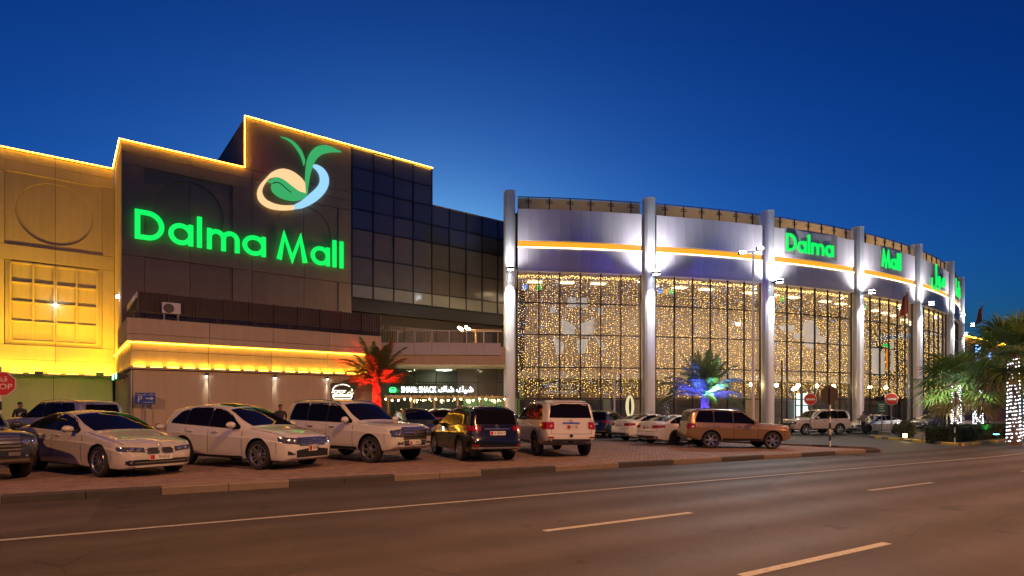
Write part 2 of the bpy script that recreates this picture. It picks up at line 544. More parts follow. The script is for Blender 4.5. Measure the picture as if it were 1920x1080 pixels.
def module(parent, c, hw, y, ztop, material, grid=False, low=3.8, half_l=True):
    """one cladding bay: frieze, round medallion, square panel, base bands, split by a centre joint"""
    for sg in (-1, 1):
        a, b = (c - hw, c) if sg < 0 else (c, c + hw)
        ri, ro = (c - 2.4, c) if sg < 0 else (c, c + 2.4)
        panel(parent, rect(a, b, 16.55, ztop), y, y + .12, material)
        panel(parent, rect(a, b, 15.87, 16.55), y, y + .12, material)
        pa, pb = (a, ri) if sg < 0 else (ro, b)
        panel(parent, rect(pa, pb, 11.5, 15.87), y, y + .12, material)
        panel(parent, rect(pa, pb, 5.5, 10.6), y, y + .12, material)
        panel(parent, rect(a, b, 10.6, 11.5), y, y + .12, material)
        panel(parent, rect(a, b, 4.62, 5.5), y, y + .12, material)
        if low < 4.6: panel(parent, rect(a, b, low, 4.62), y, y + .12, material)
        # square with a half-round cut, and the half disc set back in it
        R = 1.9; zc = 13.68; g = 0.012
        arc = [(c + sg * (g + 0 * R) + sg * R * math.cos(t) * 0.995, zc + R * math.sin(t)) for t in [(-PI / 2) + PI * k / 20 for k in range(21)]]
        e = c + sg * 2.4
        poly = [(c + sg * g, 11.51), (e, 11.51), (e, 15.86), (c + sg * g, 15.86)] + arc[::-1]
        if sg < 0: poly = poly[::-1]
        panel(parent, poly, y + .09, y + .19, material)
        disc = [(c + sg * (g + R * 0.99 * max(math.cos(t), 0)), zc + R * 0.985 * math.sin(t)) for t in [(-PI / 2) + PI * k / 20 for k in range(21)]]
        if sg > 0: disc = disc[::-1]
        panel(parent, disc, y + .16, y + .22, material, 'medallion_panel')
        if grid:
            panel(parent, rect(ri, ro, 5.5, 10.6), y + .13, y + .19, material)
            xs = [c + sg * 2.12, c + sg * 1.06, c + sg * 0.045]
            for k, x in enumerate(xs):
                w = .05 if k < 2 else .033
                mb = MB(); mb.box(x - w, x + w, y + .00, y + .13, 5.74, 10.45); mb.build('grid_rib', material, parent)
            for k in range(5):
                z = 5.74 + k * (10.45 - 5.74) / 4
                a0, a1 = sorted((c + sg * 0.08, c + sg * 2.07))
                mb = MB(); mb.box(a0, a1, y + .006, y + .13, z - .045, z + .045); mb.build('grid_rib', material, parent)
        else:
            panel(parent, rect(ri, ro, 5.5, 10.6), y + .07, y + .15, material)

# cores behind the cladding
def core(a0, a1, b0, b1, z0, z1, material, name='wall'):
    mb = MB(); mb.box(a0, a1, b0, b1, z0, z1); return mb.build(name, material, mall)
core(0.13, S1 - .3, .24, 26, -.5, ZA - .25, M_GROOVE)
core(6.9, S2, .24, 26, -.5, ZB - .25, M_GROOVE)
core(S2 + .002, S3 - .1, .75, 26, -.5, ZB - .25, M_GROOVE)
core(S3 - .1, 31, .75, 20, -.5, ZC - .25, M_GROOVE)
module(mall, 3.53, 3.53, 0, ZA, M_TAUPE, low=4.62)
module(mall, 10.47, 3.37, 0, ZA, M_TAUPE, low=4.62)
for a, b in ((6.76, 10.47), (10.47, 13.84)):
    panel(mall, rect(a, b, ZA, ZB), 0, .12, M_TAUPE)
panel(mall, rect(6.76, 7.1, 4.7, ZA), .004, .12, M_TAUPE)
# returns: left side of the tower and side of its high part
for y0, y1 in ((0.0, 2.7), (2.7, 5.5)):
    for z0, z1 in ((3.8, 5.5), (5.5, 10.6), (10.6, 15.87), (15.87, ZA)):
        mb = MB(); mb.box(0, .12, y0 + .13, y1 - .012, z0 + .012, z1 - .012); mb.build('wall_panel', M_SAND_W, mall)
for y0, y1 in ((0.13, 4), (4, 8), (8, 14), (14, 26)):
    mb = MB(); mb.box(6.76, 6.88, y0, y1 - .012, ZA - .2, ZB); mb.build('wall_panel', M_TAUPE, mall)
# copings
for (a0, a1, b0, b1, z) in ((-.03, 6.74, -.05, .35, ZA), (-.05, .3, .36, 5.4, ZA), (6.72, S3, -.05, .35, ZB), (6.72, 7.0, .36, 26, ZB), (S3, 31, -.0, .8, ZC)):
    mb = MB(); mb.box(a0, a1, b0, b1, z - .002, z + .09); mb.build('coping', M_TAUPE, mall)

# left wing, set back, washed with amber light
module(mall, -3.06, 3.05, 5.5, ZA, M_SAND_W, grid=True)
module(mall, -9.2, 3.05, 5.5, ZA, M_SAND_W, grid=True)
core(-30, -.02, 5.76, 26, -.5, ZA - .2, M_GROOVE)
panel(mall, rect(-30, -12.3, 3.8, ZA), 5.5, 5.62, M_SAND_W)
mb = MB(); mb.box(-30, -.03, 5.38, 5.8, ZA, ZA + .09); mb.build('coping', M_SAND_W, mall)
for k in range(6):
    a = -.1 - 3.05 * k
    panel(mall, rect(a - 3.05, a, -.4, 3.72), 5.6, 5.66, M_CREAM, 'base_panel')
mb = MB(); mb.box(-30, -.0, 4.8, 5.55, 3.66, 3.78); mb.build('ledge', M_SAND_W, mall)

# ------------------------------------------------------------------ amber roofline
def led(parent, pts, r=.024, material=None, name='led_strip'):
    mb = MB(); mb.tube(pts, r, 6); return mb.build(name, material or M_AMBER, parent)
led(mall, [(-30, 5.3, ZA + .02), (-.12, 5.3, ZA + .02)])
led(mall, [(-.12, 5.3, ZA + .03), (-.12, -.14, ZA + .03)])
led(mall, [(-.12, -.14, ZA + .02), (6.62, -.14, ZA + .02)])
led(mall, [(6.62, -.14, ZA + .02), (6.62, -.14, ZB + .02)])
led(mall, [(6.62, -.14, ZB + .03), (S3, -.14, ZB + .03)])

# ------------------------------------------------------------------ dark curtain wall
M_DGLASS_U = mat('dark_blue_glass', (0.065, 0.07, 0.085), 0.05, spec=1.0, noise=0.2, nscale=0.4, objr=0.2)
M_DGLASS_L = mat('tan_glow_glass', (0.13, 0.115, 0.10), 0.10, spec=0.6, noise=0.25, nscale=0.5, objr=0.14)  # tan stands for interior light and reflections, painted into the glass
M_DGLASS_B = mat('pale_glow_glass', (0.24, 0.24, 0.21), 0.10, spec=0.7, noise=0.2, nscale=0.6)  # sill row paler still, inside light painted into its colour
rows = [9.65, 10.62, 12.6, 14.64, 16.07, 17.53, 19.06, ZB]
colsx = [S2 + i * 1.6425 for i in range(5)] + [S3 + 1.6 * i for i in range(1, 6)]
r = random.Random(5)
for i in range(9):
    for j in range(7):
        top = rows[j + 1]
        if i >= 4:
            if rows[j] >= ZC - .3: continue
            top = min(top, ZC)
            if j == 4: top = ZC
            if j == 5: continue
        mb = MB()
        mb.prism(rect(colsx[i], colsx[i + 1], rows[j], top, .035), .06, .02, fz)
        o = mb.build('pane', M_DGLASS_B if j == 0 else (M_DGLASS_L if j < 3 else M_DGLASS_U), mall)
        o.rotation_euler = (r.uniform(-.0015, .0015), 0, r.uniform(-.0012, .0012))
for i, x in enumerate(colsx):
    mb = MB(); mb.box(x - .035, x + .035, -.04, .12, rows[0], ZB if i <= 4 else ZC); mb.build('mullion', M_FRAME, mall)
for j, z in enumerate(rows[:-1]):
    a1 = S3 if z > ZC - .3 else colsx[-1]
    mb = MB(); mb.box(S2, a1, -.03, .1, z - .035, z + .035); mb.build('transom', M_FRAME, mall)
mb = MB(); mb.box(S2, 30, .1, .7, 8.69, 9.6); mb.build('fascia', M_BLACK, mall)
mb = MB(); mb.box(S2 + .002, 30, .11, .74, 9.6, ZC - .3); mb.box(S2 + .002, S3 - .1, .11, .74, ZC - .3, ZB - .25); mb.build('backing_wall', M_BLACK, mall)
mb = MB(); mb.box(S3 + .02, S3 + .10, .1, .74, ZC, ZB); mb.build('wall_panel', M_BLACK, mall)

# ------------------------------------------------------------------ podium with its roof terrace
PD = -5.8; SE = 13.35
core(.15, SE, PD + .16, .1, -.5, 6.0, M_GROOVE, 'podium_wall')
ms = [0, 3.5, 6.75, 10.0, SE]
for i in range(4):
    a, b = ms[i], ms[i + 1]
    panel(mall, rect(a, b, -.4, 3.66), PD + .02, PD + .14, M_CREAM, 'base_panel')
    panel(mall, rect(a, b, 3.80, 4.62), PD + .05, PD + .15, M_SAND_W)
    panel(mall, rect(a, b, 4.62, 5.04), PD + .05, PD + .15, M_SAND_W)
    panel(mall, rect(a, b, 5.06, 5.42), PD - .26, PD + .15, M_CREAM, 'parapet_panel')
    panel(mall, rect(a, b, 5.42, 6.22), PD - .26, PD + .15, M_CREAM, 'parapet_panel')
mb = MB(); mb.box(-.05, SE, PD - .16, PD + .1, 3.67, 3.78); mb.build('ledge', M_CREAM, mall)
for y0, y1 in ((PD + .16, -2.7), (-2.7, 0), (0, 5.5)):
    for z0, z1 in ((-.4, 3.66), (3.80, 4.62), (4.62, 5.04)):
        mb = MB(); mb.box(.03, .14, y0, y1 - .012, z0 + .012, z1 - .012); mb.build('wall_panel', M_SAND_W, mall)
    for z0, z1 in ((5.06, 5.42), (5.42, 6.22)):
        if y1 > 1: continue
        mb = MB(); mb.box(-.2, .14, y0 - (.4 if y0 < -5 else 0), y1 - .012, z0 + .012, z1 - .012); mb.build('parapet_panel', M_CREAM, mall)
mb = MB(); mb.box(-.12, .1, PD - .1, 5.4, 3.675, 3.785); mb.build('ledge', M_CREAM, mall)
mb = MB(); mb.box(.1, SE, PD + .2, -.02, 6.0, 6.1); mb.build('terrace_floor', M_LOT, mall)
# low glass rail on the parapet
M_RAILGL = glass_mat('rail_glass', (0.84, 0.83, 0.80), 0.02, 0.25)
x = .1
while x < SE - .4:
    mb = MB(); mb.box(x + .03, min(x + 1.9, SE) - .03, PD - .08, PD - .07, 6.25, 6.5); mb.build('rail_pane', M_RAILGL, mall)
    mb = MB(); mb.box(x - .02, x + .02, PD - .1, PD - .05, 6.22, 6.55); mb.build('rail_post', M_DARKMETAL, mall)
    x += 1.9
mb = MB(); mb.box(.05, SE, PD - .11, PD - .04, 6.55, 6.59); mb.build('handrail', M_DARKMETAL, mall)

# emissive amber coves (led tape above and below the band), on podium and wing
led(mall, [(.0, PD - .08, 5.02), (SE, PD - .08, 5.02)], .022)
led(mall, [(-.06, PD - .05, 5.02), (-.06, 5.2, 5.02)], .02)
for k in range(18):
    x = .35 + k * .74
    mb = MB(); mb.box(x - .25, x + .25, PD - .12, PD - .04, 3.79, 3.83); mb.build('cove_lamp', M_AMBER, mall)
    lamp('AREA', (x, PD - .08, 3.86), 6.5 * random.uniform(.6, 1.3), (1, .50, .025), mall, size=.5, size_y=.06, aim=(0, .22, 1), name='cove_light')
for k in range(8):
    y = PD + .5 + k * 1.4
    lamp('AREA', (-.05, y, 3.86), 6, (1, .50, .025), mall, size=.06, size_y=.5, aim=(.2, 0, 1), name='cove_light')
for k in range(14):
    x = -.4 - k * .9
    mb = MB(); mb.box(x - .3, x + .3, 5.24, 5.32, 3.79, 3.83); mb.build('cove_lamp', M_AMBER, mall)
    lamp('AREA', (x, 4.95, 3.86), 42 * random.uniform(.85, 1.15) * (1.3 if k < 3 else 1), (1, .50, .02), mall, size=.5, size_y=.08, aim=(0, .22, 1), name='flood_light')
    lamp('AREA', (x, 5.30, 3.86), 12 * random.uniform(.6, 1.4), (1, .52, .03), mall, size=.5, size_y=.08, aim=(0, .10, 1), name='cove_light')

# added flood lamps on arms, placed so the wash covers the whole wing
for k in range(4):
    x = -.9 - k * 2.9
    mb = MB(); mb.tube([(x, 5.2, 3.7), (x, 3.3, 3.6), (x, 2.9, 3.7)], .03, 6); mb.bbox(x - .2, x + .2, 2.7, 3.0, 3.62, 3.84, .02); mb.build('added_flood_arm', M_DARKMETAL, mall)
    mb = MB(); mb.box(x - .16, x + .16, 2.75, 2.95, 3.845, 3.86); mb.build('lamp_lens', M_AMBER, mall)
    lamp('SPOT', (x, 2.85, 3.95), 1500 if k else 1950, (1, .52, .012), mall, radius=.15, aim=(0, 2.6, 6.5), spot=105, blend=.8, name='flood_beam')
# star-shaped wall lamp in the middle of the wing panel, small downlights on the podium
def sconce(x, y, z, powers, arms, name='wall_lamp'):
    mb = MB(); mb.bbox(x - .07, x + .07, y - .14, y + .0, z - .07, z + .07, .015)
    mb.build(name, M_DARKMETAL, mall)
    for (dx, dz), p in zip(arms, powers):
        lamp('SPOT', (x + dx * .1, y - .09, z + dz * .1), p, (1, .93, .8), mall, radius=.02, aim=(dx, .12, dz), spot=30, blend=.9, name='beam')
        mb = MB(); mb.box(x + dx * .075 - .03, x + dx * .075 + .03, y - .12, y - .06, z + dz * .075 - .012 - .02 * abs(dx), z + dz * .075 + .012 + .02 * abs(dx)); mb.build('lamp_lens', M_COLD, mall)
sconce(-3.06, 5.5 - .0, 8.05, (60, 60, 40, 40), ((0, 1), (0, -1), (1, 0), (-1, 0)))
for px, py in ((387, 692), (515, 700), (613, 706)):
    s, z = on(PD, px, py)
    sconce(s, PD - .0, 3.5, (85,), ((0, -1),))
# cold lamp at the return, green floods under the corner
s_, z_ = -.02, 8.3
mb = MB(); mb.ball((-.1, 1.6, 8.35), .09, 10, 6); mb.build('wall_lamp', M_COLD, mall)
M_GFLOOD = glow('green_flood', (0.1, 1.0, .55), 22)
for k, y in enumerate((PD + 1.0, PD + 3.2)):
    mb = MB(); mb.bbox(-.55, -.2, y - .2, y + .2, 3.2, 3.5, .03); mb.box(-.25, -.05, y - .04, y + .04, 3.32, 3.38)
    fl = mb.build('flood_lamp', M_DARKMETAL, mall)
    mb = MB(); mb.box(-.58, -.556, y - .17, y + .17, 3.23, 3.47); mb.build('lamp_lens', M_GFLOOD, mall)
    lamp('SPOT', (-.62, y, 3.3), 380, (.50, 1, .10), mall, radius=.1, aim=(-1, 1.3, -.35), spot=120, blend=.6, name='green_beam')
mb = MB(); mb.tube([(.0, PD - .05, -.3), (.0, PD - .05, 3.6)], .05, 6); mb.build('drain_pipe', M_METAL, mall)

# corrugated brown screens on the terrace
mb = MB(); n = 30; w = 1.28
for i in range(n):
    x0 = w * i / n; x1 = w * (i + 1) / n
    y0 = .018 if (i // 2) % 2 else -.018; y1 = .018 if ((i + 1) // 2) % 2 else -.018
    mb.add([(x0, y0, 0), (x1, y1, 0), (x1, y1, 1.32), (x0, y0, 1.32)], [(0, 1, 2, 3)])
SHEET = mb.mesh('screen_sheet', M_BROWN_SHEET)
x = .35; k = 0
while x < 22:
    inst(SHEET, 'screen_sheet', mall, (x, PD + .35 if x < SE else PD + .35, 6.3 + (.0 if k % 3 else .02)))
    mb = MB(); mb.box(x - .05, x - .01, PD + .28, PD + .40, 6.1, 7.66); mb.build('screen_post', M_DARKMETAL, mall)
    x += 1.33; k += 1
    if x > 13.4: break
for k in range(4):
    o = inst(SHEET, 'screen_sheet', mall, (.3, PD + .4 + 1.33 * k, 6.3), PI / 2)
mb = MB(); mb.box(.25, .34, PD + .3, -.1, 7.3, 7.62); mb.build('screen_cap', M_WHITEP, mall)
# taller screens behind the balcony, warm lit
for k in range(9):
    inst(SHEET, 'screen_sheet', mall, (13.5 + 1.33 * k, -1.2, 6.35))
ac = empty('air_conditioner', (*wpt(1.75, PD + .05), 6.1), BA)
tag(ac, 'white air conditioner outdoor unit on the podium terrace against brown screens', 'air conditioner')
mb = MB(); mb.bbox(-.42, .42, -.15, .15, .45, 1.05, .02); mb.box(-.35, -.28, -.1, .1, 0, .45); mb.box(.28, .35, -.1, .1, 0, .45); mb.build('casing', M_WHITE, ac)
mb = MB(); mb.lathe([(.24, 0), (.24, .01), (.2, .015), (.05, .015), (.001, .015)], 20, Matrix.Translation((-.12, -.152, .75)) @ Matrix.Rotation(PI / 2, 4, 'X')); mb.build('fan_grille', M_DARKMETAL, ac)

# ------------------------------------------------------------------ letter strokes
def ribbon(mb, pts, w, t0, t1, closed=False, fn=fz):
    """flat stroke of width w along 2-D pts, extruded from t0 to t1"""
    P = [Vector(p) for p in pts]; N = len(P); Ls = []; Rs = []
    for i in range(N):
        a = P[(i - 1) % N] if (i > 0 or closed) else None
        b = P[(i + 1) % N] if (i < N - 1 or closed) else None
        d1 = (P[i] - a).normalized() if a is not None else None
        d2 = (b - P[i]).normalized() if b is not None else None
        if d1 is None: d1 = d2
        if d2 is None: d2 = d1
        t = (d1 + d2)
        t = t.normalized() if t.length > 1e-6 else d1
        n = Vector((-t.y, t.x)); k = 1 / max(n.dot(Vector((-d1.y, d1.x))), .5)
        Ls.append(P[i] + n * w / 2 * k); Rs.append(P[i] - n * w / 2 * k)
    vs = [fn(*q, t0) for q in Ls] + [fn(*q, t0) for q in Rs] + [fn(*q, t1) for q in Ls] + [fn(*q, t1) for q in Rs]
    fs = []
    for i in range(N if closed else N - 1):
        j = (i + 1) % N
        fs += [(i, j, N + j, N + i), (2 * N + i, 3 * N + i, 3 * N + j, 2 * N + j), (i, 2 * N + i, 2 * N + j, j), (N + i, N + j, 3 * N + j, 3 * N + i)]
    if not closed:
        fs += [(0, N, 3 * N, 2 * N), (N - 1, 3 * N - 1, 4 * N - 1, 2 * N - 1)]
    mb.add(vs, fs)
def letter(ch, a, b, h, xh, w, t0, t1):
    """a letter of a geometric sans between a and b; returns its mesh builder (baseline 0)"""
    mb = MB(); m = w / 2
    if ch == 'D':
        Rr = (h - w) / 2; cx = min(a + m + .3 * h, b - m - Rr)
        pts = [(a + m, m), (cx, m)] + [(cx + (b - m - cx) * math.cos(t), m + Rr + Rr * math.sin(t)) for t in [-PI / 2 + PI * k / 16 for k in range(1, 16)]] + [(cx, h - m), (a + m, h - m)]
        ribbon(mb, pts, w, t0, t1, closed=True)
    elif ch == 'a':
        rx = (b - a - w) / 2; rz = (xh - w) / 2; cx = a + m + rx
        ribbon(mb, [(cx + rx * math.cos(2 * PI * k / 24), m + rz + rz * math.sin(2 * PI * k / 24)) for k in range(24)], w, t0, t1, closed=True)
        ribbon(mb, [(b - m, 0), (b - m, xh)], w, t0 + .003, t1 - .003)
    elif ch == 'l':
        ribbon(mb, [((a + b) / 2, 0), ((a + b) / 2, h * 1.1)], min(w, b - a), t0, t1)
    elif ch == 'm':
        ribbon(mb, [(a + m, 0), (a + m, xh)], w, t0 + .003, t1 - .003)
        half = (b - a - w) / 2
        for k in range(2):
            x0 = a + m + half * k; x1 = x0 + half; rr = half / 2; zc = xh - m - rr
            ribbon(mb, [(x0, zc - .1)] + [(x0 + rr - rr * math.cos(PI * q / 12), zc + rr * math.sin(PI * q / 12)) for q in range(13)] + [(x1, 0)], w, t0, t1)
    elif ch == 'M':
        c = (a + b) / 2; e = .16 * (b - a)
        ribbon(mb, [(a + m, 0), (a + m + e, h - m * .3), (c, w * .5), (b - m - e, h - m * .3), (b - m, 0)], w * 1.18, t0, t1)
    return mb
sign = empty('letter_sign', (*wpt(0, 0), 11.57), BA)
tag(sign, 'large glowing green Dalma Mall letters on the taupe tower wall', 'sign')
for ch, a, b in (('D', .63, 2.12), ('a', 2.33, 3.66), ('l', 3.86, 4.14), ('m', 4.42, 6.3), ('a', 6.47, 7.9), ('M', 8.62, 10.6), ('a', 10.85, 12.18), ('l', 12.38, 12.66), ('l', 12.88, 13.17)):
    letter(ch, a, b, 1.72, 1.3, .27, -.24, -.12).build('letter', M_GREEN, sign)

# ------------------------------------------------------------------ leaf emblem
emblem = empty('leaf_emblem', (*wpt(0, 0), 0), BA)
tag(emblem, 'glowing sprouting seed emblem with green leaves above the large letters', 'emblem')
def cr(pts): return [on(0, 400 + x / 4, 200 + y / 4) for x, y in pts]
def smooth_poly(p, n=4):
    out = []; N = len(p)
    for i in range(N):
        a, b, c, d = (Vector(p[(i + k - 1) % N]) for k in range(4))
        sharp = lambda u, v, w: (v - u).normalized().dot((w - v).normalized()) < .2
        m1 = (c - a) / 2 if not sharp(a, b, c) else (c - b) * .8
        m2 = (d - b) / 2 if not sharp(b, c, d) else (c - b) * .8
        for k in range(n):
            t = k / n
            out.append(tuple(b * (2 * t**3 - 3 * t**2 + 1) + m1 * (t**3 - 2 * t**2 + t) + c * (-2 * t**3 + 3 * t**2) + m2 * (t**3 - t**2)))
    return out
def shape(name, pts, material, t0, t1):
    mb = MB(); mb.prism(smooth_poly(cr(pts)), t0, t1, fz)
    o = mb.build(name, material, emblem)
    bm = bmesh.new(); bm.from_mesh(o.data)
    bmesh.ops.triangulate(bm, faces=[f for f in bm.faces if len(f.verts) > 4]); bmesh.ops.recalc_face_normals(bm, faces=bm.faces[:])
    bm.to_mesh(o.data); bm.free()
    return o
M_LEAF = glow('emblem_green', (.045, .42, .13), 1.0)
M_CREAMG = glow('emblem_cream', (1.0, .66, .32), 1.05)
M_BLUEG = glow('emblem_blue', (.33, .68, 1.0), 1.05)
shape('left_leaf', [(498, 232), (545, 240), (592, 265), (632, 305), (662, 350), (680, 400), (682, 428), (672, 449), (664, 415), (648, 372), (622, 328), (592, 290), (552, 258)], M_LEAF, -.2, -.1)
shape('right_leaf', [(690, 668), (684, 600), (683, 540), (688, 470), (700, 400), (722, 350), (760, 312), (810, 296), (862, 302), (910, 324), (955, 347), (905, 346), (860, 350), (820, 360), (782, 384), (754, 420), (736, 460), (722, 510), (712, 560), (704, 610), (698, 660)], M_LEAF, -.23, -.1)
shape('seed', [(690, 650), (684, 585), (660, 545), (620, 510), (580, 486), (530, 471), (480, 476), (430, 500), (390, 540), (350, 585), (328, 630), (325, 670), (340, 712), (380, 748), (430, 770), (500, 781), (560, 780), (602, 773), (600, 742), (540, 745), (480, 738), (430, 722), (390, 698), (367, 665), (362, 630), (376, 595), (398, 566), (425, 540), (480, 532), (530, 556), (590, 606), (640, 640), (680, 656)], M_CREAMG, -.17, -.08)
shape('ring', [(602, 773), (660, 765), (720, 741), (780, 702), (830, 650), (857, 595), (860, 545), (845, 500), (812, 462), (772, 441), (735, 438), (742, 456), (770, 482), (789, 515), (795, 555), (785, 588), (760, 620), (720, 655), (680, 690), (640, 720), (601, 742)], M_BLUEG, -.17, -.08)
shape('leaf_blade', [(395, 560), (414, 576), (434, 580), (428, 610), (440, 645), (480, 680), (540, 704), (600, 712), (655, 702), (692, 676), (688, 657), (640, 641), (590, 607), (530, 560), (480, 537), (440, 543), (420, 558)], M_LEAF, -.21, -.12)
mb = MB(); ribbon(mb, smooth_poly(cr([(436, 584), (470, 574), (505, 590), (545, 626), (585, 656)]), 4)[:-4], .06, -.225, -.205); mb.build('leaf_vein', M_FRAME, emblem)

# ------------------------------------------------------------------ balcony over the shop fronts
BY = 40.2; BX0, BX1 = -9.0, -.75
balc = empty('shop_arcade', (0, 0, 0))
tag(balc, 'white balcony canopy with glass rail over green lit shop fronts', 'arcade')
n = 7; wd = (BX1 - BX0) / n
def bal_y(x): return BY + ((x - BX0) / (BX1 - BX0)) ** 2 * .4
for i in range(n):
    x0 = BX0 + i * wd; x1 = x0 + wd
    a = math.atan2(bal_y(x1) - bal_y(x0), wd)
    mb = MB(); mb.box(.01, wd - .01, 0, .3, 5.30, 6.12); o = mb.build('fascia_panel', M_WHITEP, balc); o.location = (x0, bal_y(x0), 0); o.rotation_euler.z = a
    mb = MB(); mb.box(.0, wd, .15, .4, 4.65, 5.27); o = mb.build('lower_beam', M_CREAM, balc); o.location = (x0, bal_y(x0), 0); o.rotation_euler.z = a
    mb = MB(); mb.box(.04, wd - .04, .1, .115, 6.2, 6.9); o = mb.build('rail_pane', M_RAILGL, balc); o.location = (x0, bal_y(x0), 0); o.rotation_euler.z = a
    mb = MB(); mb.box(-.03, .03, .06, .16, 6.12, 6.98); o = mb.build('rail_post', M_METAL, balc); o.location = (x0, bal_y(x0), 0); o.rotation_euler.z = a
    mb = MB(); mb.box(0, wd, .07, .15, 6.94, 6.99); o = mb.build('handrail', M_METAL, balc); o.location = (x0, bal_y(x0), 0); o.rotation_euler.z = a
mb = MB(); mb.box(BX0 - 3, -.45, BY + .75, 47.6, 4.68, 5.9); mb.build('slab', M_CREAM, balc)
M_SHOPG = glass_mat('shopfront_glass', (.86, .95, .88), .05, .5)
M_SHOPWALL = mat('green_shop_wall', (.30, .42, .22), .6, noise=.25, nscale=1.5)
SY = 45.2
xs = [-12.2, -10.6, -9.0, -7.4, -5.8, -4.2, -2.6, -1.2, .6]
for i in range(8):
    for z0, z1 in ((-.2, 2.45), (2.45, 3.6), (3.6, 4.66)):
        dark = i >= 5
        mb = MB(); mb.box(xs[i] + .04, xs[i + 1] - .04, SY, SY + .02, z0 + .04, z1 - .04)
        mb.build('pane', M_DGLASS_L if dark and z0 > 2 else M_SHOPG, balc)
    mb = MB(); mb.box(xs[i] - .035, xs[i] + .035, SY - .04, SY + .06, -.3, 4.66); mb.build('mullion', M_FRAME, balc)
for z in (2.45, 3.6): mb = MB(); mb.box(-12.2, .6, SY - .03, SY + .05, z - .035, z + .035); mb.build('transom', M_FRAME, balc)
mb = MB(); mb.box(-13, 1, 49.2, 49.4, -.3, 4.7); mb.build('shop_wall', M_SHOPWALL, balc)
mb = MB(); mb.box(-13, 1, SY, 49.2, -.32, -.12); mb.build('shop_floor', M_CREAM, balc)
M_SHOPLAMP = glow('shop_panel', (1, .96, .8), 7)
for x in (-11, -8.2, -5.4, -2.6):
    mb = MB(); mb.box(x - .6, x + .6, 46.4, 46.9, 4.6, 4.66); mb.build('ceiling_lamp', M_SHOPLAMP, balc)
    lamp('AREA', (x, 46.7, 4.55), 55, (.95, 1, .75), balc, size=1.2, size_y=.5, aim=(0, .15, -1), name='shop_light')
    lamp('AREA', (x, 43.0, 4.6), 22, (1, .82, .5), balc, size=.4, aim=(0, 0, -1), name='soffit_light')
# shop sign
ssign = empty('shop_sign', (0, 44.6, 3.02))
tag(ssign, 'white glowing SHAKE SHACK lettering with green burger above the shop front', 'sign')
M_WLET = glow('white_letter', (1, 1, .95), 5)
text_obj('SHAKE SHACK', .62, .04, M_WLET, ssign, Matrix.Translation((-7.05, 0, 0)) @ Matrix.Diagonal((.66, 1, 1, 1)), 'lettering')
text_obj('\uFED9\uFE8E\uFEB7 \uFEDA\uFEF4\uFEB7', .62, .05, M_WLET, ssign, Matrix.Translation((-4.25, 0, .03)), 'arabic_lettering')
mb = MB(); mb.box(-9.2, -3.2, .06, .12, -.42, -.34); mb.box(-9.2, -3.2, .06, .12, .34, .42); mb.build('sign_rail', M_FRAME, ssign)
for x in (-9.15, -6.2, -3.25):
    mb = MB(); mb.box(x - .03, x + .03, .02, .62, -.44, -.33); mb.build('bracket', M_FRAME, ssign)
M_GLET = glow('green_burger', (.05, .9, .2), 3)
def burger(parent, material, k, tube=.035, y=0):
    """burger drawn in neon: bun, wavy lettuce, patty, lower bun"""
    def T(p): return [(a * k, y, b * k) for a, b in p]
    bun = [(-1, .12)] + [(-math.cos(PI * t / 10), .12 + .62 * math.sin(PI * t / 10)) for t in range(11)] + [(1, .12)]
    mb = MB(); mb.tube(T(bun) + T([(-1, .12)]), tube, 6); mb.build('bun_tube', material, parent)
    mb = MB(); mb.tube(T([(-1.1 + 2.2 * t / 24, -.08 + .09 * math.sin(t * 1.05)) for t in range(25)]), tube, 6); mb.build('lettuce_tube', material, parent)
    mb = MB(); mb.tube(T([(-1, -.28), (1, -.28)]), tube, 6); mb.build('patty_tube', material, parent)
    mb = MB(); mb.tube(T([(-1, -.42), (1, -.42), (.85, -.66), (-.85, -.66), (-1, -.42)]), tube, 6); mb.build('bun_tube', material, parent)
bg_ = empty('sign_emblem', (-9.0, 44.55, 3.0)); bg_.parent = ssign; bg_.location = (-9.0, -.05, 0)
burger(bg_, M_GLET, .24, .03)
s, z = on(PD, 641, 735)
nb = empty('burger_neon_sign', (*wpt(s, PD - .12), z - .0), BA)
tag(nb, 'white neon burger outline sign on the beige podium wall', 'sign')
burger(nb, glow('neon_white', (1, .93, .7), 2.6), .62, .03)
mb = MB(); mb.box(-.7, .7, .02, .13, -.5, .55); mb.build('back_board', mat('board', (.10, .08, .06), .6, noise=.2), nb)
# chandelier-like lantern cluster on the balcony end
lt = empty('terrace_lantern', (-3.35, 41.2, 6.1))
tag(lt, 'post lantern with a cluster of warm globe bulbs behind the balcony rail', 'lantern')
mb = MB(); mb.tube([(0, 0, -.1), (0, 0, 1.0)], .03, 6); mb.build('post', M_DARKMETAL, lt)
for k in range(6):
    a = k * PI / 3; x, y, zz = .34 * math.cos(a), .34 * math.sin(a), 1.05 + .12 * (k % 2)
    mb = MB(); mb.tube([(0, 0, .9), (x * .6, y * .6, .86), (x, y, zz - .1)], .015, 5); mb.build('arm', M_DARKMETAL, lt)
    mb = MB(); mb.ball((x, y, zz), .1, 10, 6); mb.build('globe', M_WARMB, lt)
lamp('POINT', (-3.35, 41.6, 7.35), 600, (1, .7, .35), None, radius=.3, name='lantern_light').parent = None
# timber umbrella roof on the balcony
tp = empty('terrace_pergola', (-1.7, 42.2, 5.9))
tag(tp, 'small timber canopy on the balcony beside the first silver column', 'pergola')
for x in (-.9, .7):
    mb = MB(); mb.box(x - .05, x + .05, -.05, .05, -.05, 1.25); mb.build('post', M_WOOD, tp)
for k in range(6):
    mb = MB(); mb.box(-1.2, 1.0, -.5 + k * .2, -.42 + k * .2, 1.25, 1.33); mb.build('slat', M_WOOD, tp)
